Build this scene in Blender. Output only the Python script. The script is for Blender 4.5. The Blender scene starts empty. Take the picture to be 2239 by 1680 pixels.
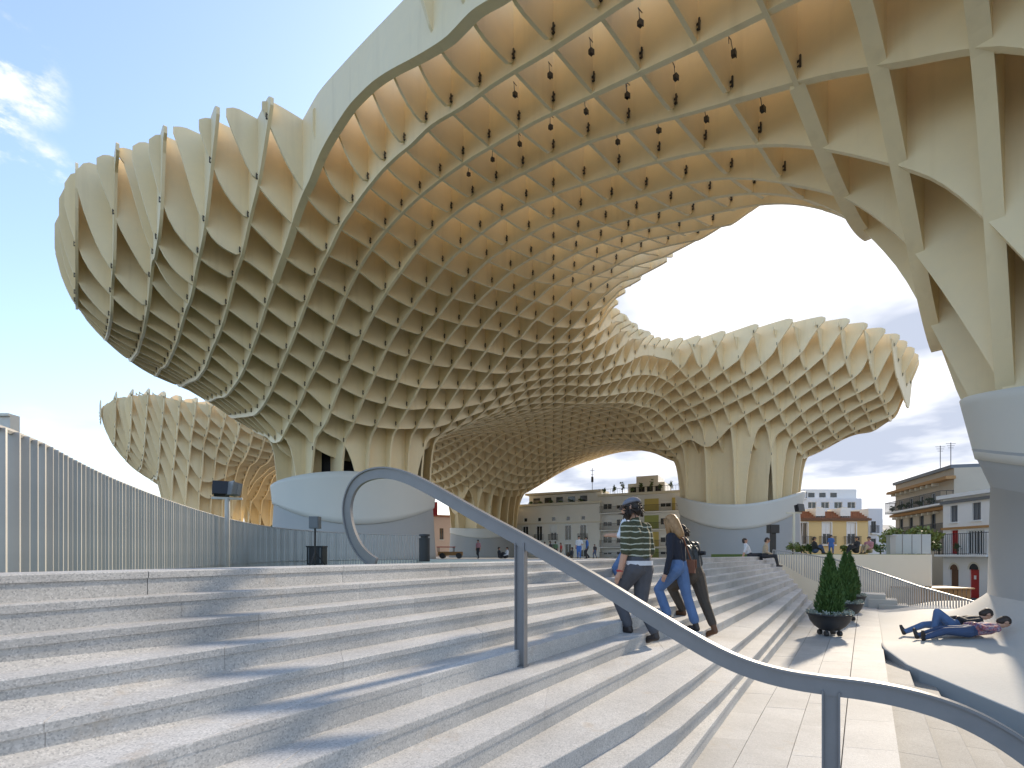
import bpy, bmesh, math, random
import numpy as np
from mathutils import Vector, Matrix
R = math.radians
random.seed(7)
C = bpy.context.scene.collection
# ------------------------------------------------------------------ camera
EYE = 1.733                       # eye height above the landing (z = 0)
F, CX, HZ = 1120.0, 1119.5, 1212.0
cam_d = bpy.data.cameras.new('camera'); cam = bpy.data.objects.new('camera', cam_d); C.objects.link(cam)
cam.location = (0, 0, EYE); cam.rotation_euler = (R(90), 0, 0)
cam_d.sensor_width = 36; cam_d.lens = 36*F/2239; cam_d.shift_y = (HZ-840)/2239
cam_d.clip_start = 0.1; cam_d.clip_end = 5000
bpy.context.scene.camera = cam
# ------------------------------------------------------------------ sky, sun, exposure
SUN_AZ, SUN_EL = 39.5, 24.0       # degrees right of the view axis, above the horizon
SUNV = Vector((math.sin(R(SUN_AZ))*math.cos(R(SUN_EL)), math.cos(R(SUN_AZ))*math.cos(R(SUN_EL)), math.sin(R(SUN_EL))))
W = bpy.data.worlds.new('World'); bpy.context.scene.world = W; W.use_nodes = True
def build_world():
    nt = W.node_tree; nt.nodes.clear(); N = nt.nodes.new; L = nt.links.new
    sky = N('ShaderNodeTexSky'); sky.sky_type = 'NISHITA'; sky.sun_disc = False
    sky.sun_elevation = R(SUN_EL); sky.sun_rotation = R(SUN_AZ); sky.air_density = 1.0; sky.dust_density = 2.6; sky.ozone_density = 1.4
    tc = N('ShaderNodeTexCoord')
    sep = N('ShaderNodeSeparateXYZ'); L(tc.outputs['Generated'], sep.inputs[0])
    # cloud layer: direction projected on a flat ceiling
    den = N('ShaderNodeMath'); den.operation = 'ADD'; den.inputs[1].default_value = 0.13; L(sep.outputs['Z'], den.inputs[0])
    dmx = N('ShaderNodeMath'); dmx.operation = 'MAXIMUM'; dmx.inputs[1].default_value = 0.03; L(den.outputs[0], dmx.inputs[0])
    dv = N('ShaderNodeVectorMath'); dv.operation = 'DIVIDE'; L(tc.outputs['Generated'], dv.inputs[0])
    cmb = N('ShaderNodeCombineXYZ'); L(dmx.outputs[0], cmb.inputs[0]); L(dmx.outputs[0], cmb.inputs[1]); cmb.inputs[2].default_value = 1
    L(cmb.outputs[0], dv.inputs[1])
    n1 = N('ShaderNodeTexNoise'); n1.inputs['Scale'].default_value = 0.75; n1.inputs['Detail'].default_value = 9; n1.inputs['Roughness'].default_value = 0.55; n1.inputs['Distortion'].default_value = 0.3
    L(dv.outputs[0], n1.inputs['Vector'])
    # nearness to the sun side, where the cloud bank stands
    dot = N('ShaderNodeVectorMath'); dot.operation = 'DOT_PRODUCT'; L(tc.outputs['Generated'], dot.inputs[0])
    dot.inputs[1].default_value = (math.sin(R(52)), math.cos(R(52)), 0.15)
    mr = N('ShaderNodeMapRange'); mr.inputs[1].default_value = 0.52; mr.inputs[2].default_value = 0.86; mr.inputs[3].default_value = -0.06; mr.inputs[4].default_value = 0.42
    L(dot.outputs['Value'], mr.inputs[0])
    ad = N('ShaderNodeMath'); ad.operation = 'ADD'; L(n1.outputs['Fac'], ad.inputs[0]); L(mr.outputs[0], ad.inputs[1])
    # thin streaks near the horizon
    hz = N('ShaderNodeMapRange'); hz.inputs[1].default_value = 0.10; hz.inputs[2].default_value = 0.42; hz.inputs[3].default_value = 0.17; hz.inputs[4].default_value = 0.0
    L(sep.outputs['Z'], hz.inputs[0])
    ad2 = N('ShaderNodeMath'); ad2.operation = 'ADD'; L(ad.outputs[0], ad2.inputs[0]); L(hz.outputs[0], ad2.inputs[1])
    n3 = N('ShaderNodeTexNoise'); n3.inputs['Scale'].default_value = 7.0; n3.inputs['Detail'].default_value = 8; n3.inputs['Roughness'].default_value = 0.62; L(dv.outputs[0], n3.inputs['Vector'])
    m3 = N('ShaderNodeMapRange'); m3.inputs[1].default_value = 0.42; m3.inputs[2].default_value = 0.72; L(n3.outputs['Fac'], m3.inputs[0])
    for du, amt, c0 in (((-1.0, 1, 0.955), 0.42, 0.9972), ((-1.04, 1, 0.83), 0.40, 0.9988), ((-0.905, 1, 0.76), 0.28, 0.9994)):
        dd = Vector(du).normalized(); q = N('ShaderNodeVectorMath'); q.operation = 'DOT_PRODUCT'; L(tc.outputs['Generated'], q.inputs[0]); q.inputs[1].default_value = dd
        m_ = N('ShaderNodeMapRange'); m_.interpolation_type = 'SMOOTHSTEP'; m_.inputs[1].default_value = c0; m_.inputs[2].default_value = 1.0; m_.inputs[3].default_value = 0; m_.inputs[4].default_value = amt; L(q.outputs['Value'], m_.inputs[0])
        mm = N('ShaderNodeMath'); mm.operation = 'MULTIPLY'; L(m_.outputs[0], mm.inputs[0]); L(m3.outputs[0], mm.inputs[1])
        nn = N('ShaderNodeMath'); nn.operation = 'ADD'; L(ad2.outputs[0], nn.inputs[0]); L(mm.outputs[0], nn.inputs[1]); ad2 = nn
    rp = N('ShaderNodeMapRange'); rp.interpolation_type = 'SMOOTHSTEP'; rp.inputs[1].default_value = 0.50; rp.inputs[2].default_value = 0.74
    L(ad2.outputs[0], rp.inputs[0])
    # cloud tone: white with a grey underside variation
    n2 = N('ShaderNodeTexNoise'); n2.inputs['Scale'].default_value = 1.3; n2.inputs['Detail'].default_value = 5
    L(dv.outputs[0], n2.inputs['Vector'])
    cr = N('ShaderNodeValToRGB'); cr.color_ramp.elements[0].position = 0.40; cr.color_ramp.elements[0].color = (1.45, 1.6, 1.95, 1); cr.color_ramp.elements[1].position = 0.64; cr.color_ramp.elements[1].color = (3.9, 3.85, 3.85, 1)
    L(n2.outputs['Fac'], cr.inputs[0])
    mx = N('ShaderNodeMixRGB'); L(rp.outputs[0], mx.inputs[0]); L(sky.outputs[0], mx.inputs[1]); L(cr.outputs[0], mx.inputs[2])
    bg = N('ShaderNodeBackground'); bg.inputs['Strength'].default_value = 0.15; L(mx.outputs[0], bg.inputs['Color'])
    out = N('ShaderNodeOutputWorld'); L(bg.outputs[0], out.inputs['Surface'])
build_world()
sl = bpy.data.lights.new('sun', 'SUN'); sl.energy = 2.0; sl.angle = R(2.6); sl.color = (1.0, 0.86, 0.68)
sun = bpy.data.objects.new('sun', sl); C.objects.link(sun); sun.rotation_euler = SUNV.to_track_quat('Z', 'Y').to_euler()
sc = bpy.context.scene
sc.view_settings.view_transform = 'Standard'; sc.view_settings.look = 'None'; sc.view_settings.gamma = 1.0
sc.view_settings.use_curve_mapping = False; sc.view_settings.exposure = 1.55
sc.cycles.max_bounces = 5; sc.cycles.diffuse_bounces = 5; sc.cycles.glossy_bounces = 2; sc.cycles.caustics_reflective = False; sc.cycles.caustics_refractive = False

# ------------------------------------------------------------------ helpers
def P(u, v, y):                   # photo direction and depth -> world point (used while surveying the place)
    return Vector(((u-CX)/F*y, y, EYE + (HZ-v)/F*y))
def mesh_obj(name, verts, faces, mat, parent=None, smooth=False):
    me = bpy.data.meshes.new(name); me.from_pydata([tuple(v) for v in verts], [], [tuple(f) for f in faces]); me.update()
    if mat is not None:
        for m in (mat if isinstance(mat, (list, tuple)) else [mat]): me.materials.append(m)
    if smooth:
        me.polygons.foreach_set('use_smooth', [True]*len(me.polygons))
    o = bpy.data.objects.new(name, me); C.objects.link(o)
    if parent is not None: o.parent = parent
    return o
def tag(o, label=None, cat=None, group=None, kind=None):
    if label: o['label'] = label
    if cat: o['category'] = cat
    if group: o['group'] = group
    if kind: o['kind'] = kind
    return o
def empty(name, loc, label=None, cat=None, group=None, kind=None, rz=0.0):
    o = bpy.data.objects.new(name, None); C.objects.link(o); o.location = loc; o.rotation_euler = (0, 0, rz)
    o.empty_display_size = 0.2
    return tag(o, label, cat, group, kind)
class MB:                         # collects shapes into one mesh
    def __init__(s): s.v = []; s.f = []; s.m = []
    def add(s, vs, fs, mi=0):
        n = len(s.v); s.v += [tuple(v) for v in vs]; s.f += [tuple(i+n for i in f) for f in fs]; s.m += [mi]*len(fs); return s
    def box(s, c, d, rz=0.0, mi=0, M=None):
        hx, hy, hz = d[0]/2, d[1]/2, d[2]/2; ca, sa = math.cos(rz), math.sin(rz); vs = []
        for z in (-hz, hz):
            for x, y in ((-hx, -hy), (hx, -hy), (hx, hy), (-hx, hy)):
                p = Vector((x, y, z))
                if M is not None: p = M @ p
                else: p = Vector((x*ca-y*sa, x*sa+y*ca, z))
                vs.append((c[0]+p.x, c[1]+p.y, c[2]+p.z))
        return s.add(vs, [(0, 3, 2, 1), (4, 5, 6, 7), (0, 1, 5, 4), (1, 2, 6, 5), (2, 3, 7, 6), (3, 0, 4, 7)], mi)
    def tube(s, pts, rad, n=8, mi=0, closed=False, cap=True, sq=None):
        pts = [Vector(p) for p in pts]; rads = rad if isinstance(rad, (list, tuple)) else [rad]*len(pts)
        base = len(s.v); prev = None; k = len(pts)
        for i, p in enumerate(pts):
            if closed: d = pts[(i+1) % k]-pts[i-1]
            else: d = pts[min(i+1, k-1)]-pts[max(i-1, 0)]
            d = d.normalized() if d.length > 1e-9 else Vector((0, 0, 1))
            if prev is None:
                up = Vector((0, 0, 1)) if abs(d.z) < 0.9 else Vector((1, 0, 0)); x = d.cross(up).normalized()
            else:
                x = (prev - d*prev.dot(d)); x = x.normalized() if x.length > 1e-6 else d.orthogonal().normalized()
            prev = x; y = d.cross(x)
            for j in range(n):
                a = 2*math.pi*j/n
                s.v.append(tuple(p + x*(math.cos(a)*rads[i]) + y*(math.sin(a)*rads[i]*(sq or 1))))
        for i in range(k if closed else k-1):
            for j in range(n):
                a0 = base+i*n+j; a1 = base+i*n+(j+1) % n; b0 = base+((i+1) % k)*n+j; b1 = base+((i+1) % k)*n+(j+1) % n
                s.f.append((a0, a1, b1, b0)); s.m.append(mi)
        if cap and not closed:
            s.f.append(tuple(base+j for j in reversed(range(n)))); s.m.append(mi)
            s.f.append(tuple(base+(k-1)*n+j for j in range(n))); s.m.append(mi)
        return s
    def lathe(s, prof, c=(0, 0, 0), n=24, mi=0):
        base = len(s.v); k = len(prof)
        for r, z in prof:
            for j in range(n):
                a = 2*math.pi*j/n; s.v.append((c[0]+r*math.cos(a), c[1]+r*math.sin(a), c[2]+z))
        for i in range(k-1):
            for j in range(n):
                s.f.append((base+i*n+j, base+i*n+(j+1) % n, base+(i+1)*n+(j+1) % n, base+(i+1)*n+j)); s.m.append(mi)
        if prof[0][0] > 1e-4: s.f.append(tuple(base+j for j in reversed(range(n)))); s.m.append(mi)
        if prof[-1][0] > 1e-4: s.f.append(tuple(base+(k-1)*n+j for j in range(n))); s.m.append(mi)
        return s
    def prism(s, poly, z0, z1, mi=0):
        n = len(poly); vs = [(p[0], p[1], z0) for p in poly]+[(p[0], p[1], z1) for p in poly]
        ar = sum(poly[i][0]*poly[(i+1) % n][1]-poly[(i+1) % n][0]*poly[i][1] for i in range(n))
        if ar < 0: vs = [(p[0], p[1], z0) for p in poly[::-1]]+[(p[0], p[1], z1) for p in poly[::-1]]
        return s.add(vs, [tuple(reversed(range(n))), tuple(range(n, 2*n))]+[(i, (i+1) % n, n+(i+1) % n, n+i) for i in range(n)], mi)
    def build(s, name, mat, parent=None, smooth=False):
        o = mesh_obj(name, s.v, s.f, mat, parent, smooth)
        if isinstance(mat, (list, tuple)) and len(mat) > 1: o.data.polygons.foreach_set('material_index', s.m)
        return o
def link_copy(o, parent, loc=None, rot=None, scale=None, name=None):
    c = o.copy(); C.objects.link(c); c.parent = parent
    if loc is not None: c.location = loc
    if rot is not None: c.rotation_euler = rot
    if scale is not None: c.scale = scale
    if name: c.name = name
    return c

# ------------------------------------------------------------------ materials
def mat(name, col, rough=0.6, metal=0.0, noise=None, bump=None, spec=None, coord='Object'):
    """noise = list of (scale, detail, amount, tint) -> colour variation; bump = (scale, strength, distance)"""
    m = bpy.data.materials.new(name); m.use_nodes = True; nt = m.node_tree; b = nt.nodes['Principled BSDF']
    b.inputs['Roughness'].default_value = rough; b.inputs['Metallic'].default_value = metal
    if spec is not None: b.inputs['Specular IOR Level'].default_value = spec
    N = nt.nodes.new; L = nt.links.new
    rgb = N('ShaderNodeRGB'); rgb.outputs[0].default_value = (*col, 1); cur = rgb.outputs[0]
    tc = N('ShaderNodeTexCoord')
    for sc_, det, amt, tint in (noise or []):
        n = N('ShaderNodeTexNoise'); n.inputs['Scale'].default_value = sc_; n.inputs['Detail'].default_value = det; n.inputs['Roughness'].default_value = 0.6
        L(tc.outputs[coord], n.inputs['Vector'])
        r = N('ShaderNodeMapRange'); r.inputs[1].default_value = 0.35; r.inputs[2].default_value = 0.68; r.inputs[3].default_value = 0; r.inputs[4].default_value = amt
        L(n.outputs['Fac'], r.inputs[0])
        x = N('ShaderNodeMixRGB'); L(r.outputs[0], x.inputs[0]); L(cur, x.inputs[1]); x.inputs[2].default_value = (*tint, 1); cur = x.outputs[0]
    L(cur, b.inputs['Base Color'])
    if bump:
        n = N('ShaderNodeTexNoise'); n.inputs['Scale'].default_value = bump[0]; n.inputs['Detail'].default_value = 6; L(tc.outputs[coord], n.inputs['Vector'])
        bp = N('ShaderNodeBump'); bp.inputs['Strength'].default_value = bump[1]; bp.inputs['Distance'].default_value = bump[2]
        L(n.outputs['Fac'], bp.inputs['Height']); L(bp.outputs[0], b.inputs['Normal'])
    return m
M = {}
M['cream'] = mat('cream_coating', (0.88, 0.725, 0.455), 0.5, noise=[(0.35, 4, 0.35, (0.85, 0.67, 0.38)), (3.0, 3, 0.12, (0.62, 0.55, 0.42))], bump=(18, 0.05, 0.01))
def weather_cream(m):
    nt = m.node_tree; b = nt.nodes['Principled BSDF']; N = nt.nodes.new; L = nt.links.new; src = b.inputs['Base Color'].links[0].from_socket
    tc = N('ShaderNodeTexCoord'); mp = N('ShaderNodeMapping'); mp.inputs['Scale'].default_value = (2.2, 2.2, 0.16); L(tc.outputs['Object'], mp.inputs[0])
    n = N('ShaderNodeTexNoise'); n.inputs['Scale'].default_value = 1.0; n.inputs['Detail'].default_value = 5; L(mp.outputs[0], n.inputs['Vector'])
    r = N('ShaderNodeMapRange'); r.inputs[1].default_value = 0.56; r.inputs[2].default_value = 0.74; r.inputs[3].default_value = 0; r.inputs[4].default_value = 0.30; L(n.outputs['Fac'], r.inputs[0])
    x = N('ShaderNodeMixRGB'); L(r.outputs[0], x.inputs[0]); L(src, x.inputs[1]); x.inputs[2].default_value = (0.60, 0.46, 0.25, 1)
    oi = N('ShaderNodeObjectInfo'); q = N('ShaderNodeMapRange'); q.inputs[3].default_value = 0.91; q.inputs[4].default_value = 1.03; L(oi.outputs['Random'], q.inputs[0])
    mu = N('ShaderNodeMixRGB'); mu.blend_type = 'MULTIPLY'; mu.inputs[0].default_value = 1; L(x.outputs[0], mu.inputs[1]); L(q.outputs[0], mu.inputs[2]); L(mu.outputs[0], b.inputs['Base Color'])
weather_cream(M['cream'])
M['steel_dark'] = mat('dark_steel', (0.06, 0.05, 0.04), 0.5, 0.3)
# ------------------------------------------------------------------ the lattice canopy
# plan grid: a across, b along; rows every 1.5 m
GS = 1.5
TH = math.atan(951.5/F); CA, SA = math.cos(TH), math.sin(TH)
def ab2xy(a, b): return (a*CA-b*SA, a*SA+b*CA)
def xy2ab(x, y): return (x*CA+y*SA, -x*SA+y*CA)
def rowA(k, pts):                 # survey points on the lower edge of row a = k
    o = []
    for u, v in pts:
        r = (u-CX)/F; t = k*GS/(r*CA+SA); o.append((k*GS, t*(-r*SA+CA), t*(HZ-v)/F))
    return o
def rowB(m, pts):
    o = []
    for u, v in pts:
        g = min(1.0, max(0.0, (u-1250)/230.0)); me_ = m+3*g*g*(3-2*g)      # the far vault stands a little deeper
        r = (u-CX)/F; t = me_*GS/(-r*SA+CA); o.append((t*(r*CA+SA), me_*GS, t*(HZ-v)/F))
    return o
KA = {
1:[(255,340),(251,560),(246,632),(245,677),(238,728)],
2:[(360,300),(358,372),(355,453),(349,517),(340,571),(328,650),(319,705),(310,741),(301,773)],
3:[(473,300),(464,372),(455,463),(446,526),(431,589),(411,672),(398,714),(382,764),(370,791),(351,808)],
4:[(593,255),(567,405),(552,463),(538,527),(518,593),(505,648),(482,728),(464,768),(451,804),(431,831),(413,838)],
5:[(1098,0),(1043,29),(989,87),(906,137),(819,188),(772,235),(736,289),(704,347),(684,400),(650,478),(628,548),(599,628),(576,697),(548,778),(527,825),(512,846),(494,868),(476,871)],
6:[(1369,4),(1242,87),(1148,145),(1076,188),(1007,239),(942,278),(902,318),(858,354),(816,400),(784,442),(747,496),(726,541),(693,608),(675,653),(639,749),(608,823),(592,861),(577,888),(563,904),(548,910)],
7:[(1739,0),(1555,90),(1438,145),(1326,197),(1235,239),(1152,278),(1073,323),(1024,352),(973,387),(928,423),(888,459),(847,503),(816,542),(794,574),(765,630),(737,698),(702,785),(673,843),(644,906),(626,942),(614,966)],
8:[(2235,105),(1981,141),(1822,166),(1642,213),(1508,250),(1398,278),(1300,307),(1224,340),(1156,374),(1096,405),(1042,436),(995,468),(952,506),(919,541),(883,589),(847,640),(823,679),(798,726),(774,779),(755,821),(737,864),(717,920)],
9:[(2239,485),(2047,394),(1858,340),(1692,318),(1566,329),(1456,351),(1365,376),(1293,398),(1217,423),(1156,446),(1102,475),(1057,508),(1015,542),(981,573),(941,622),(914,658),(885,699),(851,754),(829,801),(811,840),(787,893)],
10:[(2036,579),(1869,445),(1743,409),(1613,391),(1508,401),(1387,434),(1315,452),(1264,470),(1214,485),(1163,510),(1115,539),(1069,569),(1026,611),(992,649),(955,696),(928,730),(901,775),(878,819),(854,867)],
11:[(2075,740),(1263,513),(1210,536),(1163,565),(1116,596),(1077,631),(1039,667),(1002,714),(977,745),(950,788),(925,831),(907,869)],
12:[(2110,885),(2060,740),(2010,650),(1960,575),(1910,520),(1860,483),(1790,457),(1362,514),(1310,533),(1256,556),(1207,585),(1165,616),(1120,647),(1086,681),(1051,719),(1019,763),(993,799),(966,842)],
13:[(1760,470),(1404,527),(1350,549),(1295,572),(1254,598),(1205,627),(1167,658),(1125,696),(1091,730),(1062,770),(1031,810),(1004,849)],
14:[(1640,512),(1444,543),(1382,561),(1337,587),(1290,608),(1243,636),(1201,670),(1167,702),(1127,744)]}
KB = {
14:[(1160,659),(1201,672),(1241,679),(1299,688),(1331,684),(1353,679)],
15:[(1167,703),(1198,712),(1234,717),(1263,721),(1295,719),(1317,715),(1340,708)],
16:[(1134,744),(1167,750),(1198,753),(1228,751),(1256,750),(1284,746),(1312,742),(1337,737),(1368,735),(1393,737),(1421,754),(1448,778),(1490,814),(1521,855),(1553,906),(1566,939),(1575,969)],
17:[(1100,780),(1169,784),(1201,782),(1234,778),(1281,773),(1308,773),(1344,778),(1376,783),(1427,805),(1467,839),(1496,875),(1521,911),(1539,948)],
18:[(1063,816),(1099,818),(1135,814),(1189,807),(1225,802),(1262,799),(1300,800),(1340,805),(1382,817),(1423,843),(1452,868),(1477,899),(1503,933)],
19:[(1039,853),(1070,852),(1103,847),(1135,840),(1189,830),(1244,823),(1300,829),(1340,836),(1373,848),(1412,873),(1438,893)],
20:[(936,894),(976,896),(1012,892),(1045,885),(1077,876),(1110,865),(1135,858),(1189,847),(1235,843),(1300,854),(1340,866),(1362,873),(1398,893)],
21:[(945,937),(987,926),(1021,914),(1050,903),(1081,894),(1112,885),(1135,876),(1189,867),(1235,864),(1300,876)],
15.0001:[(1496,752),(1524,796),(1539,817),(1566,864),(1581,888),(1593,924)],
14.0001:[(1548,752),(1571,796),(1590,830),(1613,877),(1628,913),(1640,948)],
13:[(1593,743),(1608,778),(1629,825),(1647,866),(1658,890),(1671,924)],
12:[(1644,752),(1658,792),(1680,843),(1703,901),(1716,933)],
11:[(1684,727),(1707,798),(1718,827),(1740,881),(1750,904),(1772,948),(1783,966),(1796,984)],
10:[(1730,731),(1747,776),(1768,837),(1787,883),(1799,910),(1817,946),(1837,964)],
9:[(1783,736),(1799,785),(1815,839),(1834,881),(1852,922),(1877,949)],
8:[(1834,736),(1848,790),(1864,841),(1881,883),(1897,911),(1917,931)],
7:[(1890,751),(1904,808),(1918,859),(1935,895),(1951,915)],
6:[(1946,769),(1958,819),(1973,863),(1989,890)]}
def ring(c, r, z, n=8, ph=0.0): return [(c[0]+r*math.cos(2*math.pi*i/n+ph), c[1]+r*math.sin(2*math.pi*i/n+ph), z) for i in range(n)]
T1, TN, TR, TC = (16.6, 38.2), (17.0, -2.0), (61.0, 29.6), (50.5, 66.5)
low_pts = []
for k, p in KA.items(): low_pts += rowA(k, p)
for m_, p in KB.items(): low_pts += rowB(m_, p)
low_pts += [(4, 47, 13.6), (1, 44, 14.8), (10, 49, 13.6), (-0.6, 40, 15.5), (-0.8, 36, 17.5), (-0.9, 44, 17.5),
    (16.6, 46, 9.4), (22.6, 44, 9.2), (24.6, 37.6, 10.6), (16, 51, 12.3), (26, 46, 12.4), (9, 44, 10.5), (30, 41, 12.6), (34, 50, 14.3), (25, 54, 14), (66, 15.5, 17.5), (70, 20, 16.5), (72.5, 27, 14), (71.5, 36, 14.5), (68, 45, 15.6), (64, 55, 16), (58, 41, 14.2), (50, 40, 15.2), (46, 36, 15.8), (40, 36, 15.6), (54, 48, 14.8), (40, 46, 15.0), (61, 38.6, 12.6), (53.5, 34, 12.8), (68.5, 33, 12.6), (68.5, 25, 12.8),
    (6.8, 2, 10.5), (7, -3, 10.2), (9, -9, 10.0), (16, -11, 9.5), (24, -7, 9.5), (24, -1, 9.5), (11, -2, 8.0), (17, -8, 7.6), (12.5, 0.0, 6.2)]
low_pts += ring(TC, 7.4, 10.3) + ring(TC, 12.5, 13.4, 8, 0.3) + ring(TC, 17, 15.4, 6)
top_pts = [(1.5, 32, 20.1), (3, 27.5, 19.2), (4.5, 24.3, 18.9), (6, 22, 18.6), (7.5, 20.7, 18.5), (7.2, 17, 17.5), (7.4, 14, 16.5), (7.2, 10, 15.2), (7, 4, 13.2), (0, 37, 20.5), (0, 44, 20.5), (10, 46, 21), (16, 37, 21), (20, 52, 21.5),
    (15, 20, 16.6), (11, 20, 17.0), (11, 13, 15.8), (15, 12, 15.2), (12, 6, 13.4), (20, 10, 14.8), (22.5, 12.5, 15.4), (25.5, 18.3, 16.8), (28.3, 22.3, 17.8), (22, 20, 16.7), (31, 23.5, 18.0), (17, -2, 12.4), (12, -10, 12.4), (24, -5, 12.4), (19, 4, 12.2),
    (35, 25.4, 19.0), (40, 27.3, 20.2), (45, 27.6, 21.2), (48, 24.6, 21.8), (51, 19.3, 22.1), (54, 15.8, 21.7), (57, 13.8, 21.0), (60, 12.7, 20.3), (63.5, 12.5, 19.7), (68, 15, 20), (73, 22, 20.5), (60, 22, 22), (62, 32, 22.5), (75, 34, 21.5), (50, 65, 22), (70, 52, 21), (30, 60, 21.5), (42, 34, 20.5)]
def tps(pts, lam):
    p = np.array(pts, float); n = len(p); s = 10.0
    X = p[:, :2]/s; d = np.linalg.norm(X[:, None]-X[None], axis=2)
    Kx = np.where(d > 0, d*d*np.log(np.maximum(d, 1e-9)), 0.0) + lam*np.eye(n)
    Q = np.hstack([np.ones((n, 1)), X]); A = np.block([[Kx, Q], [Q.T, np.zeros((3, 3))]])
    w = np.linalg.solve(A, np.concatenate([p[:, 2], np.zeros(3)]))
    def ev(a, b):
        Y = np.stack([np.ravel(a), np.ravel(b)], 1)/s; D = np.linalg.norm(Y[:, None]-X[None], axis=2)
        return ((np.where(D > 0, D*D*np.log(np.maximum(D, 1e-9)), 0.0))@w[:n] + w[n] + Y@w[n+1:]).reshape(np.shape(a))
    return ev
def poly_dist(poly, a, b):        # signed distance, positive inside
    a = np.ravel(a); b = np.ravel(b); d = np.full(a.shape, 1e9); ins = np.zeros(a.shape, bool); n = len(poly)
    for i in range(n):
        (x0, y0), (x1, y1) = poly[i], poly[(i+1) % n]
        ex, ey = x1-x0, y1-y0; t = np.clip(((a-x0)*ex+(b-y0)*ey)/(ex*ex+ey*ey), 0, 1)
        d = np.minimum(d, np.hypot(a-x0-t*ex, b-y0-t*ey))
        c = ((y0 > b) != (y1 > b)); ins ^= c & (a < (x1-x0)*(b-y0)/((y1-y0) if y1 != y0 else 1e-9)+x0)
    return np.where(ins, d, -d)
def smooth_poly(p, it=2):
    for _ in range(it):
        q = []
        for i in range(len(p)):
            a, b = p[i], p[(i+1) % len(p)]
            q += [(0.75*a[0]+0.25*b[0], 0.75*a[1]+0.25*b[1]), (0.25*a[0]+0.75*b[0], 0.25*a[1]+0.75*b[1])]
        p = q
    return p
FOOT = smooth_poly([(7.0, 4), (6.8, 10.5), (7.0, 12.4), (7.42, 13.4), (7.42, 15), (7.42, 19), (7.42, 20.9), (6.2, 21.7), (5.7, 22.3), (4.3, 24.4), (2.9, 27.4), (1.3, 31.5), (-0.4, 35), (-1.1, 39), (-1.0, 44), (0.5, 48.5), (4, 51.5), (10, 53.5), (18, 55.5), (28, 64), (38, 75), (50, 82), (62, 78), (68, 67), (70, 56), (72, 45), (75, 36), (75.5, 27), (72.5, 19.5), (68, 14.6), (64, 12.3), (61.5, 12.2), (58.5, 12.9), (55.5, 14.4), (52.5, 17.0), (50, 21), (48.2, 24.4), (46, 26.8), (43, 27.8), (40, 27.3), (35, 25.4), (31, 23.5), (28.3, 22.2), (27, 20.5), (25.5, 18.3), (24, 15.5), (22.5, 12.5), (21.1, 9.9), (19.7, 7.9), (18.6, 6.8), (18.42, 5), (18.42, 3), (18.7, 2.2), (20.6, 1.5), (22.4, 0), (24, -2.5), (25.5, -7), (20, -12), (12, -12.5), (6, -9), (5.2, -3)], 2)
def make_fields(lowp, topp, foot, trunks, lam=0.002):
    fl, ft = tps(lowp, lam), tps(topp, 0.01)
    def fields(a, b):
        a = np.asarray(a, float); b = np.asarray(b, float)
        zl, zt = fl(a, b), ft(a, b); d = poly_dist(foot, a, b).reshape(a.shape)
        zl = np.minimum(zl, zt-0.9)
        zl2, zt2 = zl, zt
        hollow = np.zeros(a.shape, bool); zl0 = zl2.copy()
        for (ta, tb), Rr, wf, zb, hol in trunks:
            r = np.hypot(a-ta, b-tb); q = np.clip((Rr+wf-r)/wf, 0, 1)
            s = np.sqrt(np.clip(1-q*q, 0, 1)); zl2 = np.where(r < Rr+wf, zb+(zl2-zb)*s, zl2)
            hollow |= (r < Rr-hol)
        return zl2, zt2, d, hollow, zl0
    return fields
ROUGH_MAIN = [(T1, 5.6, 0.7, 3.0, 1.4), (TN, 3.9, 1.9, 2.5, 9), (TR, 6.5, 1.0, 3.0, 1.8), (TC, 5.3, 1.5, 3.0, 1.9)]
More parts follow.
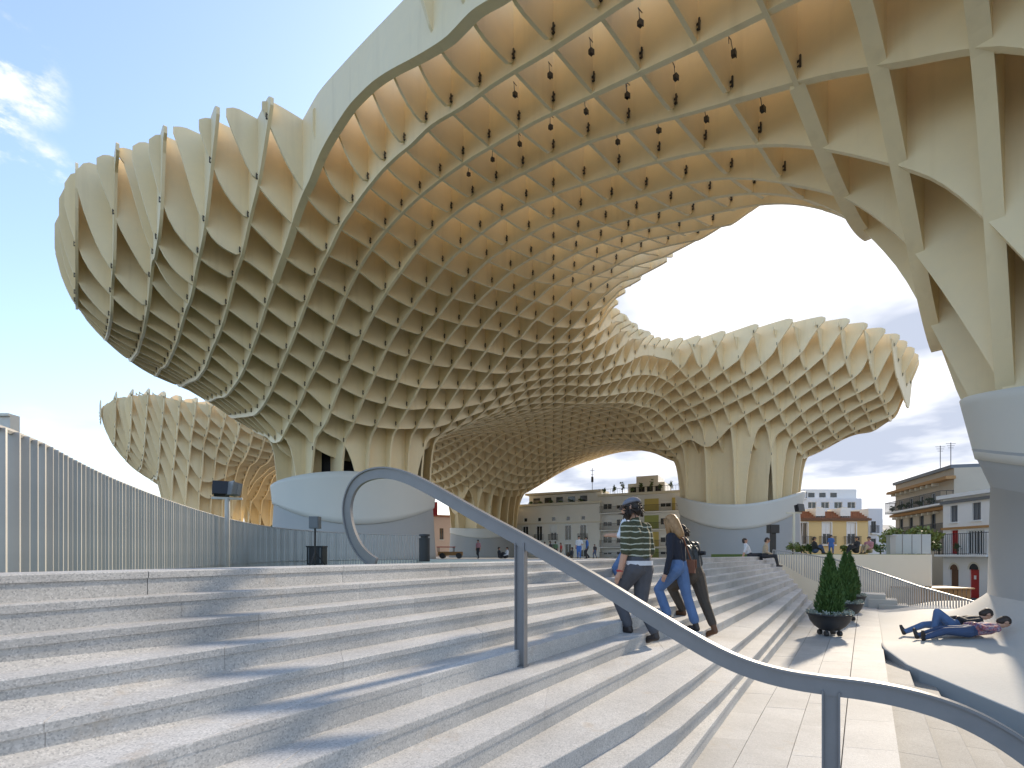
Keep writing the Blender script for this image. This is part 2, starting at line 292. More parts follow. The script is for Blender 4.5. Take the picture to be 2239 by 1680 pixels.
def lattice_rows(fields, foot, step=0.25):
    """yields (dir, index, s samples, zlow, ztop) runs along every row"""
    fa = [p[0] for p in foot]; fb = [p[1] for p in foot]
    for dr in (0, 1):
        lo, hi = (min(fa), max(fa)) if dr == 0 else (min(fb), max(fb)); s0, s1 = (min(fb), max(fb)) if dr == 0 else (min(fa), max(fa))
        for k in range(math.ceil(lo/GS), math.floor(hi/GS)+1):
            s = np.arange(math.floor(s0/GS)*GS, math.ceil(s1/GS)*GS+0.01, step); c = np.full(s.shape, k*GS)
            zl, zt, d, hol, zl0 = fields(c, s) if dr == 0 else fields(s, c)
            if dr == 1 and k % 2 and foot is FOOT and k*GS > 6: zl = np.where(zl0-zl > 0.6, zl0-0.35, zl)      # open bays between the stem ribs
            ok = (d > 0.0)
            i = 0
            while i < len(s):
                if not ok[i]: i += 1; continue
                j = i
                while j+1 < len(s) and ok[j+1]: j += 1
                if j-i >= 2:
                    ss, l, t = s[i:j+1], zl[i:j+1].copy(), zt[i:j+1].copy(); ca, cb = (k*GS, ss.mean()) if dr == 0 else (ss.mean(), k*GS)
                    low = l < 2.0; l2, t2 = l.copy(), t.copy()
                    for dist, pe in ((ss-ss[0]+0.05, ss[0]), (ss[-1]-ss+0.05, ss[-1])):      # panel ends run out in a tip
                        ea, eb = (k*GS, pe) if dr == 0 else (pe, k*GS)
                        if foot is FOOT and ea > 33 and eb < 33: w, tip, pw, rt = 1.9, 0.30, 0.7, 0.5       # long slanted blade
                        elif ea > 18.6 and eb > 3 and eb < 40: w, tip, pw, rt = 2.0, 0.45, 0.8, 0.6                # rim of the opening
                        else: w, tip, pw, rt = 1.1, None, 0.5, 1.1
                        e = np.clip(dist/w, 0, 1)
                        if tip is None:
                            f = np.sqrt(1-(1-e)**2); et = np.clip(dist/(0.6 if ea < 9 and eb > 20 else 1.1), 0, 1); mid = l2*0.38+t2*0.62; n_l, n_t = mid-(mid-l2)*f, mid+(t2-mid)*np.sqrt(1-(1-et)**2)
                        else:
                            er = np.clip(dist/rt, 0, 1); top = t2-tip*(1-np.sqrt(1-(1-er)**2)); n_l = np.minimum(top-0.04, (t2-tip)-((t2-tip)-l2)*e**pw); n_t = top
                        l2 = np.where(low, l2, n_l); t2 = np.where(low, t2, n_t)
                    yield dr, k, ss, l2, t2, hol[i:j+1]
                i = j+1
def panel_mesh(dr, c, s, zl, zt, th):
    n = len(s); vs = []; h = th/2
    for i in range(n):
        for off, z in ((-h, zl[i]), (h, zl[i]), (h, zt[i]), (-h, zt[i])):
            x, y = ab2xy(c+off, s[i]) if dr == 0 else ab2xy(s[i], c+off); vs.append((x, y, z+EYE))
    fs = []
    for i in range(n-1):
        o = 4*i
        for q in range(4): fs.append((o+q, o+(q+1) % 4, o+4+(q+1) % 4, o+4+q))
    fs += [(3, 2, 1, 0), tuple(4*(n-1)+q for q in range(4))]
    if dr == 0: fs = [tuple(reversed(f)) for f in fs]
    return vs, fs
def split_run(dr, k, s, seg):
    """cut a run at the nodes into panels, staggered from row to row"""
    ph = (k*2 % seg); cuts = [0]
    for i in range(1, len(s)-1):
        m_ = round(s[i]/GS)
        if abs(s[i]-m_*GS) < 1e-4 and (m_+ph) % seg == 0 and i-cuts[-1] > 4 and len(s)-1-i > 4: cuts.append(i)
    cuts.append(len(s)-1)
    return [(cuts[i], cuts[i+1]) for i in range(len(cuts)-1)]
def project(x, y, z):
    return (CX+F*x/y, HZ-F*(z-EYE)/y) if y > 0.3 else None
def build_lattice(root, fields, foot, segA=4, segB=2, nmax=300, nbr=220, thick=None):
    panels = []; nodes = {}
    for dr, k, s, zl, zt, hol in lattice_rows(fields, foot):
        for i, j in split_run(dr, k, s, segA if dr == 0 else segB):
            ss, l, t, ho = s[i:j+1].copy(), zl[i:j+1].copy(), zt[i:j+1].copy(), hol[i:j+1]
            if ho.all(): l[:] = t-3.0
            l = np.where(ho, np.maximum(l, t-4.0), l)
            if dr == 1:
                l += (0.025 if k*GS > 5.2 or root is not canopy else -0.05); t -= (0.75 if ss.mean() > 40 or root is not canopy else 0.03)
                if j < len(s)-1 and l[-1] < t[-1]-0.8 and (k*GS > 5.2 or root is not canopy): l[-1] += 0.24; l[-2] += 0.02
            cA, cB = (k*GS, float(ss.mean())) if dr == 0 else (float(ss.mean()), k*GS)
            th = 0.13 if dr == 0 else 0.095
            if thick: th = thick(cA, cB, th, dr)
            panels.append((dr, k, ss, l, t, th, cA, cB))
        if dr == 0:
            for i in range(len(s)):
                m_ = round(s[i]/GS)
                if abs(s[i]-m_*GS) < 1e-4 and 0 < i < len(s)-1 and zt[i]-zl[i] > 1.0 and not hol[i]: nodes[(k, m_)] = (zl[i], zt[i])
    def size(p):
        dr, k, ss, l, t, th, cA, cB = p; x, y = ab2xy(cA, cB); q = project(x, y, (l.mean()+EYE))
        if q is None or q[0] < -150 or q[0] > 2400 or q[1] < -350: return 0
        return len(ss)*float((t-l).mean()+1)/(y*y)
    panels.sort(key=size, reverse=True)
    for p in panels[:nmax]:
        vs, fs = panel_mesh(p[0], p[1]*GS, *p[2:6]); mesh_obj('lattice_panel', vs, fs, M['cream'], root)
    mb = MB()
    for p in panels[nmax:]: mb.add(*panel_mesh(p[0], p[1]*GS, *p[2:6]))
    if mb.v: tag(mb.build('far_lattice_panels', M['cream'], root), kind='stuff')
    return panels, nodes
def thick_main(a, b, th, dr):
    if dr == 0 and abs(a-7.5) < 0.1 and b < 25: return 0.30
    r = math.hypot(a-TN[0], b-TN[1])
    if r < 9 and b < 5.2: return 0.30 if dr == 1 else 0.20
    if r < 11 and dr == 0: return 0.16
    return th
canopy = empty('parasol_canopy', ab2xy(*T1)+(0,), 'huge cream waffle lattice canopy sweeping overhead on three thick stems and a near right one', 'canopy')
canopy.location = (0, 0, 0)
main_fields = make_fields(low_pts, top_pts, FOOT, ROUGH_MAIN)
main_panels, main_nodes = build_lattice(canopy, main_fields, FOOT, thick=thick_main)
# the separate parasol far on the left
KL = {2:[(219,890),(219,941)], 3:[(254,870),(253,920),(251,967)], 4:[(290,864),(287,930),(283,991)], 5:[(326,862),(319,939),(311,1013)], 6:[(361,870),(351,969),(347,1030)], 7:[(395,880),(389,940),(383,999)], 8:[(431,880),(424,930),(417,979),(414,1010)], 9:[(464,886),(455,940),(445,985),(443,1030)], 10:[(498,896),(486,945),(474,991)], 11:[(534,910),(520,960),(505,1000)], 12:[(558,931),(526,1015)]}
left_low = []
for k, p in KL.items(): left_low += rowA(k, p)
TL, TL2 = (15.2, 91.5), (27.5, 104.0)
left_low += [(15, 99, 11), (22.5, 92, 12), (18.5, 83, 12.8), (25, 79, 13.4), (26, 93, 13), (16, 106, 16), (6, 110, 17.5), (31, 78, 15.5), (33, 90, 14), (21, 110, 14), (33, 104, 12.5), (27.5, 97, 10.5), (22, 104, 10.5)]
left_top = [(3, 111, 25.6), (4.5, 97, 24.3), (6, 90, 23.3), (7.5, 85.2, 22.6), (9, 82.3, 21.8), (10.5, 80.3, 21), (12, 77.8, 20.6), (13.5, 76.5, 20.2), (15, 75, 19.6), (16.5, 73, 18.8), (20, 70, 18.2), (28, 72, 19), (20, 90, 22), (28, 104, 21), (10, 112, 25)]
LFOOT = smooth_poly([(2.4, 114), (3.6, 100), (5.6, 90), (7.2, 84.6), (10.2, 79.6), (13.2, 75.8), (16.3, 72.2), (20, 69.6), (27, 69.5), (33, 75), (35, 90), (34, 104), (27, 112), (16, 118), (6, 120)], 2)
left_canopy = empty('parasol_canopy', (0, 0, 0), 'smaller cream lattice parasol far on the left behind the grey bar fence', 'canopy')
left_fields = make_fields(left_low, left_top, LFOOT, [(TL, 5.0, 1.6, -1.0, 3.6), (TL2, 3.4, 2.0, -1.0, 3.0)])
left_panels, left_nodes = build_lattice(left_canopy, left_fields, LFOOT, nmax=150)
# steel joint brackets at the lattice nodes: the nearest as parts, the rest joined
def bracket_shape():
    mb = MB()
    mb.box((0, 0, 0.0), (0.035, 0.035, 0.26)); mb.box((0.04, 0, 0.08), (0.09, 0.025, 0.04)); mb.box((0.0, 0.04, 0.02), (0.025, 0.09, 0.04)); mb.box((0.035, 0.035, -0.08), (0.08, 0.08, 0.022))
    return mb
def add_brackets(root, nodes, nmax):
    cand = []
    for (k, m_), (zl, zt) in nodes.items():
        a, b = k*GS-0.12, m_*GS-0.11; x, y = ab2xy(a, b); q = project(x, y, zl+EYE)
        if q is None or not (-40 < q[0] < 2280 and -40 < q[1] < 1220): continue
        cand.append((y, x, zl))
    cand.sort(); src = None; far = MB(); bs = bracket_shape()
    for i, (y, x, zl) in enumerate(cand):
        p = (x, y, zl+EYE+0.36)
        if i < nmax:
            if src is None: src = bs.build('joint_bracket', M['steel_dark'], root); o = src
            else: o = link_copy(src, root)
            o.location = p; o.rotation_euler = (0, 0, TH)
        else:
            far.add([(v[0]*1.0+p[0], v[1]*1.0+p[1], v[2]+p[2]) for v in bs.v[:8]], bs.f[:6])
    if far.v: tag(far.build('far_joint_brackets', M['steel_dark'], root), kind='stuff')
add_brackets(canopy, main_nodes, 260); add_brackets(left_canopy, left_nodes, 0)
# ------------------------------------------------------------------ materials of the place
def granite(name, col, dark, light, rough=0.75):
    m = bpy.data.materials.new(name); m.use_nodes = True; nt = m.node_tree; b = nt.nodes['Principled BSDF']; N = nt.nodes.new; L = nt.links.new
    tc = N('ShaderNodeTexCoord'); b.inputs['Roughness'].default_value = rough
    v1 = N('ShaderNodeTexVoronoi'); v1.inputs['Scale'].default_value = 130; L(tc.outputs['Object'], v1.inputs['Vector'])
    r1 = N('ShaderNodeValToRGB'); e = r1.color_ramp.elements; e[0].position = 0.0; e[0].color = (*dark, 1); e[1].position = 1.0; e[1].color = (*light, 1)
    x = e.new(0.35); x.color = (*col, 1); x = e.new(0.75); x.color = (*col, 1)
    sp = N('ShaderNodeSeparateColor'); L(v1.outputs['Color'], sp.inputs[0]); L(sp.outputs[0], r1.inputs[0])
    n = N('ShaderNodeTexNoise'); n.inputs['Scale'].default_value = 1.1; n.inputs['Detail'].default_value = 7; n.inputs['Roughness'].default_value = 0.65; L(tc.outputs['Object'], n.inputs['Vector'])
    mr = N('ShaderNodeMapRange'); mr.inputs[1].default_value = 0.3; mr.inputs[2].default_value = 0.7; mr.inputs[3].default_value = 0.80; mr.inputs[4].default_value = 1.12; L(n.outputs['Fac'], mr.inputs[0])
    mu = N('ShaderNodeMixRGB'); mu.blend_type = 'MULTIPLY'; mu.inputs[0].default_value = 1; L(r1.outputs[0], mu.inputs[1]); L(mr.outputs[0], mu.inputs[2])
    n2 = N('ShaderNodeTexNoise'); n2.inputs['Scale'].default_value = 2.7; n2.inputs['Detail'].default_value = 8; n2.inputs['Roughness'].default_value = 0.7; L(tc.outputs['Object'], n2.inputs['Vector'])
    m2 = N('ShaderNodeMapRange'); m2.inputs[1].default_value = 0.60; m2.inputs[2].default_value = 0.74; m2.inputs[3].default_value = 0; m2.inputs[4].default_value = 0.45; L(n2.outputs['Fac'], m2.inputs[0])
    st = N('ShaderNodeMixRGB'); L(m2.outputs[0], st.inputs[0]); L(mu.outputs[0], st.inputs[1]); st.inputs[2].default_value = (0.42, 0.31, 0.19, 1)
    oi = N('ShaderNodeObjectInfo'); q = N('ShaderNodeMapRange'); q.inputs[3].default_value = 0.90; q.inputs[4].default_value = 1.06; L(oi.outputs['Random'], q.inputs[0])
    mv = N('ShaderNodeMixRGB'); mv.blend_type = 'MULTIPLY'; mv.inputs[0].default_value = 1; L(st.outputs[0], mv.inputs[1]); L(q.outputs[0], mv.inputs[2])
    L(mv.outputs[0], b.inputs['Base Color'])
    bp = N('ShaderNodeBump'); bp.inputs['Strength'].default_value = 0.25; bp.inputs['Distance'].default_value = 0.004; L(sp.outputs[1], bp.inputs['Height']); L(bp.outputs[0], b.inputs['Normal'])
    return m
M['granite'] = granite('granite', (0.53, 0.515, 0.49), (0.36, 0.355, 0.345), (0.65, 0.63, 0.60))
M['granite_pale'] = granite('pale_granite', (0.47, 0.455, 0.43), (0.39, 0.38, 0.36), (0.54, 0.525, 0.50))
M['granite_worn'] = granite('worn_granite', (0.34, 0.325, 0.30), (0.27, 0.26, 0.24), (0.41, 0.395, 0.37), 0.8)
M['concrete'] = mat('pale_concrete', (0.50, 0.485, 0.45), 0.8, noise=[(0.7, 8, 0.35, (0.42, 0.40, 0.36)), (14, 5, 0.25, (0.56, 0.54, 0.50))], bump=(30, 0.3, 0.01))
M['plaza'] = mat('plaza_paving', (0.55, 0.54, 0.51), 0.8, noise=[(0.25, 6, 0.4, (0.44, 0.43, 0.41)), (4, 4, 0.2, (0.62, 0.6, 0.57))])
M['asphalt'] = mat('street_asphalt', (0.10, 0.10, 0.10), 0.85, noise=[(0.3, 6, 0.5, (0.16, 0.155, 0.15))])
M['stem_light'] = mat('stem_light_concrete', (0.64, 0.62, 0.56), 0.55, noise=[(0.5, 6, 0.25, (0.54, 0.54, 0.51))])
M['stem_grey'] = mat('stem_grey_concrete', (0.38, 0.378, 0.365), 0.6, noise=[(0.6, 7, 0.3, (0.30, 0.325, 0.345))])
M['rail'] = mat('grey_paint', (0.21, 0.205, 0.205), 0.45, 0.0, noise=[(6, 4, 0.35, (0.15, 0.148, 0.15))])
M['fence'] = mat('galvanised_bars', (0.46, 0.455, 0.445), 0.45, 0.25, noise=[(2.5, 5, 0.5, (0.34, 0.34, 0.34))])
M['wallcream'] = mat('cream_render', (0.70, 0.66, 0.55), 0.8, noise=[(0.6, 6, 0.3, (0.62, 0.57, 0.46))])
M['grass'] = mat('lawn', (0.09, 0.16, 0.03), 0.9, noise=[(6, 5, 0.6, (0.16, 0.20, 0.06))])
M['dark'] = mat('interior_shade', (0.035, 0.035, 0.04), 0.7)
M['black'] = mat('black_plastic', (0.02, 0.02, 0.022), 0.45)
# ------------------------------------------------------------------ street, plaza, stairs
tag(mesh_obj('street_ground', [(-900, -60, -1.6), (900, -60, -1.6), (900, 1500, -1.6), (-900, 1500, -1.6)], [(0, 1, 2, 3)], M['asphalt']), kind='structure')
RZ = 0.148; NR = 11                 # riser height, number of risers down to the landing
def zj(j): return EYE-(0.71+j)*RZ   # tread level j, 0 = plaza, 11 = landing
def at(u, y): return Vector(((u-CX)/F*y, y))
def poly_at(pts, f):                # point at fraction f along a polyline
    L_ = [0]
    for i in range(1, len(pts)): L_.append(L_[-1]+(pts[i]-pts[i-1]).length)
    d = f*L_[-1]
    for i in range(1, len(pts)):
        if d <= L_[i] or i == len(pts)-1:
            return pts[i-1].lerp(pts[i], (d-L_[i-1])/max(L_[i]-L_[i-1], 1e-9))
def chaikin(p, it=2):
    for _ in range(it):
        q = [p[0]]
        for i in range(len(p)-1): q += [p[i].lerp(p[i+1], 0.25), p[i].lerp(p[i+1], 0.75)]
        p = q+[p[-1]]
    return p
LEFT_T = [2.61, 2.53, 2.41, 2.236, 2.03]
MID = {0: at(1138, 7.4), 1: at(1138, 6.81), 2: at(1138, 6.2), 3: at(1138, 5.6), 4: at(1138, 5.07), 5: at(1138, 4.59), 6: at(1138, 4.07), 7: at(1138, 3.5)}
nosing = []
for j in range(NR+1):
    end = Vector((12.75-0.265*j, 25.0-0.782*j))
    if j <= 4:
        l = at(0, LEFT_T[j]); m_ = MID[j]; d = (m_-l).normalized(); pts = [l-d*4, l, m_, end]
    elif j <= 7:
        m_ = MID[j]; d = Vector((math.sin(R(33.5)), math.cos(R(33.5)))); pts = [m_-d*9, m_, end]
    else:
        q = {8: (Vector((0.15, 3.08)), Vector((1.62, 4.85))), 9: (Vector((0.72, 3.44)), Vector((1.95, 4.95))), 10: (Vector((1.22, 3.79)), Vector((3.12, 6.75))), 11: (Vector((1.55, 4.15)), Vector((3.45, 6.83)))}[j]
        d = (q[1]-q[0]).normalized(); pts = [q[0]-d*8, q[0], q[1], end]
    nosing.append(chaikin(pts, 2))
def strip_block(mb, f0, f1, b0, b1, zt, zb, lip=0.0, slab=0.045):
    """a step block between front edge f0-f1 and back edge b0-b1 (plan vectors): slab with a small lip over a recessed riser"""
    n0 = (f0-b0).normalized(); n1 = (f1-b1).normalized()
    A0, A1 = f0+n0*lip, f1+n1*lip
    ch = 0.006
    vs = [(*b0, zt), (*b1, zt), (*(A1-n1*ch), zt), (*(A0-n0*ch), zt), (*A0, zt-ch), (*A1, zt-ch), (*A1, zt-slab), (*A0, zt-slab), (*f0, zt-slab), (*f1, zt-slab), (*f1, zb), (*f0, zb), (*b1, zb), (*b0, zb)]
    mb.add(vs, [(0, 3, 2, 1), (3, 4, 5, 2), (4, 7, 6, 5), (7, 8, 9, 6), (8, 11, 10, 9), (0, 1, 12, 13), (1, 2, 5, 6, 9, 10, 12), (0, 13, 11, 8, 7, 4, 3), (13, 12, 10, 11)])
stairs = empty('staircase', (0, 0, 0), kind='structure')
rnd = random.Random(3)
for j in range(1, NR):              # tread j lies between nosing j (front) and nosing j-1 (back)
    Lf = sum((nosing[j][i+1]-nosing[j][i]).length for i in range(len(nosing[j])-1))
    n = max(4, round(Lf/1.45)); off = rnd.uniform(0.2, 0.8)/n
    fr = [0.0]+[min(1, off+i/n) for i in range(n)]+[1.0]
    for i in range(len(fr)-1):
        if fr[i+1]-fr[i] < 0.004: continue
        g = 0.0010/ Lf
        f0, f1 = poly_at(nosing[j], fr[i]+g), poly_at(nosing[j], fr[i+1]-g)
        b0, b1 = poly_at(nosing[j-1], fr[i]+g), poly_at(nosing[j-1], fr[i+1]-g)
        mb = MB(); ex0 = (b0-f0).normalized()*0.10; ex1 = (b1-f1).normalized()*0.10
        dz = rnd.uniform(-0.0015, 0.0015)
        strip_block(mb, f0, f1, b0+ex0, b1+ex1, zj(j)+dz, zj(j)-0.30, 0.012)
        mb.build('step_block', M['granite'], stairs)
# top row of blocks along the plaza edge (coping)
cop_back = []
for i in range(len(nosing[0])):
    p = nosing[0][i]; q = nosing[0][min(i+1, len(nosing[0])-1)]; o = nosing[0][max(i-1, 0)]; t = (q-o).normalized(); cop_back.append(p+Vector((-t.y, t.x))*0.42)
n = 20
for i in range(n):
    mb = MB(); g = 0.00008
    f0, f1 = poly_at(nosing[0], i/n+g), poly_at(nosing[0], (i+1)/n-g); b0, b1 = poly_at(cop_back, i/n+g), poly_at(cop_back, (i+1)/n-g)
    strip_block(mb, f0, f1, b0, b1, zj(0), zj(0)-0.32, 0.012); mb.build('coping_block', M['granite'], stairs)
# fill below the steps so that nothing shows through the joints
mb = MB()
for i in range(24):
    a0, a1 = poly_at(nosing[0], i/24), poly_at(nosing[0], (i+1)/24); c0, c1 = poly_at(nosing[NR-1], i/24), poly_at(nosing[NR-1], (i+1)/24)
    mb.add([(*a0, zj(0)-0.25), (*a1, zj(0)-0.25), (*c1, zj(NR-1)-0.2), (*c0, zj(NR-1)-0.2)], [(0, 1, 2, 3)])
mb.build('stair_bed', M['granite'], stairs)
# landing: long paving boards and a border strip, then the lower flight
DIR = Vector((math.sin(R(34.9)), math.cos(R(34.9)))); NRM = Vector((DIR.y, -DIR.x))
land = empty('landing', (0, 0, 0), kind='structure')
E0 = Vector((3.15, 4.15))           # a point of the landing's outer edge
inner = nosing[NR-1]                # foot of the last riser
def outer(f): return E0+DIR*(-9+f*24.5)
def land_pt(f, c): return poly_at(inner, f).lerp(outer(f), c)
mb = MB()
NL = 26
rows = [(-0.04, 0.20), (0.20, 0.46), (0.46, 0.715)]
for r_, (c0, c1) in enumerate(rows):
    for i in range(NL):
        if (i+r_) % 2 and False: pass
        f0, f1 = (i+0.33*r_)/NL, (i+1+0.33*r_)/NL
        f0, f1 = max(0, f0), min(1, f1)
        g = 0.00007
        p = [land_pt(f0+g, c0+0.0015), land_pt(f1-g, c0+0.0015), land_pt(f1-g, c1-0.0015), land_pt(f0+g, c1-0.0015)]
        m2 = MB(); m2.prism([tuple(x) for x in p], -0.12, rnd.uniform(-0.0015, 0.0015)); m2.build('paving_slab', M['granite_pale'], land)
for i in range(NL):
    f0, f1 = i/NL, (i+1)/NL; g = 0.00007
    p = [land_pt(f0+g, 0.72), land_pt(f1-g, 0.72), land_pt(f1-g, 1.0), land_pt(f0+g, 1.0)]
    m2 = MB(); m2.prism([tuple(x) for x in p], -0.18, 0.004); m2.build('border_slab', M['granite_pale'], land)
m2 = MB(); m2.prism([tuple(land_pt(0, -0.2)), tuple(land_pt(1, -0.2)), tuple(land_pt(1, 0.97)), tuple(land_pt(0, 0.97))], -0.6, -0.05); m2.build('landing_bed', M['granite_pale'], land)
low = empty('lower_stairs', (0, 0, 0), kind='structure')
for j in range(1, 11):
    a0 = E0+NRM*(0.312*(j-1)-0.02); a1 = E0+NRM*(0.312*j)
    s_end = 4.9-0.0*j if j > 1 else 5.6
    zt = -RZ*j
    cuts = [-9, -5.6, -3.9, -2.3, -0.7, 0.9, 2.5, 4.1, 6.4]
    for i in range(len(cuts)-1):
        m2 = MB(); strip_block(m2, a1+DIR*(cuts[i]+0.003), a1+DIR*(cuts[i+1]-0.003), a0+DIR*(cuts[i]+0.003), a0+DIR*(cuts[i+1]-0.003), zt, zt-0.3, 0.01); m2.build('step_block', M['granite_worn'], low)
# sloping apron that sweeps up into the near stem
TNX = Vector(ab2xy(*TN))
def wall_line(y): return 6.42+(8.3-y)*0.165 if y < 8.3 else (6.42+(y-8.3)*0.31 if y < 9.3 else 3.13+0.6976*(y-4.15))
def apron_z(x, y):
    z = 0.13-0.13*max(0, 10-y)
    if y > 10: z = 0.13+0.02*(y-10)
    z -= 0.05*max(0, 8-y)
    if y > 9.2:
        e_ = max(0.0, min(1.0, (x-wall_line(max(y, 9.31)))/2.2)); e_ = e_*e_*(3-2*e_); k_ = min(1.0, (y-9.2)/0.9); z = z*(1-k_)+k_*(-0.01+(z+0.01)*e_)
    r = math.hypot(x-TNX.x, y-TNX.y); q = min(1.4, max(0.0, (5.3-r)/1.4))
    return z+0.75*q**2.2
mb = MB(); ys = [i*0.28 for i in range(-16, 59)]; nx = 46; idx = {}
for iy, y in enumerate(ys):
    xl = wall_line(y); xr = 24.0; far = 13.9+max(0, (xl-9))*0.0
    for ix in range(nx):
        f = ix/(nx-1); x = xl+(xr-xl)*(f**1.5); idx[(iy, ix)] = len(mb.v); mb.v.append((x, y, apron_z(x, y)))
for iy in range(len(ys)-1):
    for ix in range(nx-1):
        mb.f.append((idx[(iy, ix)], idx[(iy, ix+1)], idx[(iy+1, ix+1)], idx[(iy+1, ix)])); mb.m.append(0)
k0 = len(mb.v)                      # its side wall along the lower stairs
for iy, y in enumerate(ys): mb.v.append((wall_line(y), y, -2.6))
for iy in range(len(ys)-1): mb.f.append((idx[(iy, 0)], idx[(iy+1, 0)], k0+iy+1, k0+iy)); mb.m.append(1)
k1 = len(mb.v)
for ix in range(nx):
    p = mb.v[idx[(len(ys)-1, ix)]]; mb.v.append((p[0], p[1], -2.6))
for ix in range(nx-1): mb.f.append((idx[(len(ys)-1, ix)], idx[(len(ys)-1, ix+1)], k1+ix+1, k1+ix)); mb.m.append(0)
ap = mb.build('sloping_apron', [M['concrete'], M['stem_grey']], None); tag(ap, kind='structure')  # side wall takes the grey: its shade is put into the colour
for p in ap.data.polygons: p.use_smooth = (p.material_index == 0)
# low white steps going down at the far rim of the apron
fs = empty('far_steps', (0, 0, 0), kind='structure')
for i in range(6):
    c = P(1905+24*i, 1300, 17.2-0.35*i); m2 = MB(); m2.box((c.x, c.y, 0.42-0.15*i-0.5), (0.75, 1.1, 1.0), -0.6); m2.build('step_block', M['concrete'], fs)
# plaza sheet, falling slightly away from the stairs
PL = [tuple(poly_at(cop_back, f)) for f in [0.37+0.63*i/16 for i in range(17)]] + [(13.6, 25.6), (20.6, 26.2), (25, 40), (38, 56), (38, 75), (26, 112), (-70, 118), (-70, 60), (-26, 46), (-17, 30), (-4.7, 24.4)]
def plaza_z(x, y):
    d = math.hypot(x, y); return zj(0)-0.007*min(60, max(0, d-6))-0.004
mb = MB(); vs = [(x, y, plaza_z(x, y)) for x, y in PL]
bmx = bmesh.new(); bv = [bmx.verts.new(v) for v in vs]; bf = bmx.faces.new(bv); bmesh.ops.triangulate(bmx, faces=[bf])
n0 = len(vs); me = bpy.data.meshes.new('plaza'); bmx.to_mesh(me); bmx.free(); me.materials.append(M['plaza'])
plaza = bpy.data.objects.new('plaza', me); C.objects.link(plaza); tag(plaza, kind='structure')
mb = MB()                           # its retaining edge
for i in range(len(PL)):
    a, b = vs[i], vs[(i+1) % len(vs)]; mb.add([a, b, (b[0], b[1], -1.6), (a[0], a[1], -1.6)], [(3, 2, 1, 0)])
mb.build('retaining_edge', M['wallcream'], plaza)
# planting bed behind the coping on the left
BED = [tuple(poly_at(cop_back, f)) for f in [0.0, 0.1, 0.2, 0.3, 0.37]] + [(-4.7, 24.4), (-17, 30), (-26, 30), (-14, 6), (-7, -3)]
mb = MB(); mb.prism(BED, -1.0, zj(0)-0.42); tag(mb.build('planting_bed', M['grass'], None), kind='structure')
# ------------------------------------------------------------------ concrete feet of the stems
def stem_base(c_ab, name_label, Rb, Rt, ztf, zts, zsf, zss, z0, flare=0.0, foot=0.25, ub=None):
    c = Vector(ab2xy(*c_ab)); th0 = math.atan2(-c.y, -c.x); n = 96
    root = empty('stem_base', (c.x, c.y, z0), name_label, 'stem base')
    def mk(zb_f, zt_f, rb_f, rt_f, nm, m_, nz=8, curve=0.0):
        mb = MB()
        for i in range(n+1):
            ph = 2*math.pi*i/n; s2 = math.sin(ph)**2 if math.cos(ph) > 0 else 1.0; cc = (1-math.cos(ph))/2
            zb, zt = zb_f(s2), zt_f(s2)
            for k in range(nz+1):
                f = k/nz; z = zb+(zt-zb)*f; r = rb_f+(rt_f-rb_f)*f - curve*math.sin(math.pi*f)
                mb.v.append((r*math.cos(th0+ph), r*math.sin(th0+ph), z-z0))
            # inner return
            mb.v.append(((rt_f-0.35)*math.cos(th0+ph), (rt_f-0.35)*math.sin(th0+ph), zt-z0)); mb.v.append(((rb_f-0.35)*math.cos(th0+ph), (rb_f-0.35)*math.sin(th0+ph), zb-z0))
        w = nz+3
        for i in range(n):
            for k in range(w-1): mb.f.append((i*w+k, (i+1)*w+k, (i+1)*w+k+1, i*w+k+1)); mb.m.append(0)
            mb.f.append((i*w+w-1, (i+1)*w+w-1, (i+1)*w, i*w)); mb.m.append(0)
        o = mb.build(nm, m_, root, True); return o
    lo = mk(lambda s: z0, lambda s: zsf+(zss-zsf)*s+0.25+EYE, Rb+foot, Rb, 'lower_wall', M['stem_grey'], 10, flare)
    up = mk(lambda s: zsf+(zss-zsf)*s+EYE, lambda s: ztf+(zts-ztf)*s+EYE, ub or Rb+0.12, Rt, 'upper_band', M['stem_light'])
    return root
b1 = stem_base(T1, 'pale and grey concrete foot of the big middle stem behind the handrail loop', 5.85, 6.1, 5.5, 4.9, 2.0, 3.7, zj(0)-0.35)
b2 = stem_base(TR, 'white and grey concrete foot of the right stem behind the seated couple', 6.6, 7.2, 5.4, 7.2, 2.7, 5.0, zj(0)-0.4)
b3 = stem_base(TC, 'concrete foot of the farthest stem under the vault, small in the middle', 5.4, 5.5, 3.9, 4.2, 2.4, 3.4, zj(0)-0.5)
b4 = stem_base(TN, 'huge grey concrete foot of the nearest stem at the right edge', 4.28, 4.5, 2.9, 3.75, 1.25, 2.35, -0.6, 0.62, 0.10, 4.22)
for c_ab, r_ in ((T1, 3.9), (TR, 4.2), (TC, 3.0)):  # lift cores coloured near black, standing in for shade inside the hollow stems
    c = ab2xy(*c_ab); mb = MB(); mb.lathe([(r_, 2.0), (r_, 13.6)], (c[0], c[1], 0), 20); o = mb.build('shaded_lift_core', M['dark'], canopy)
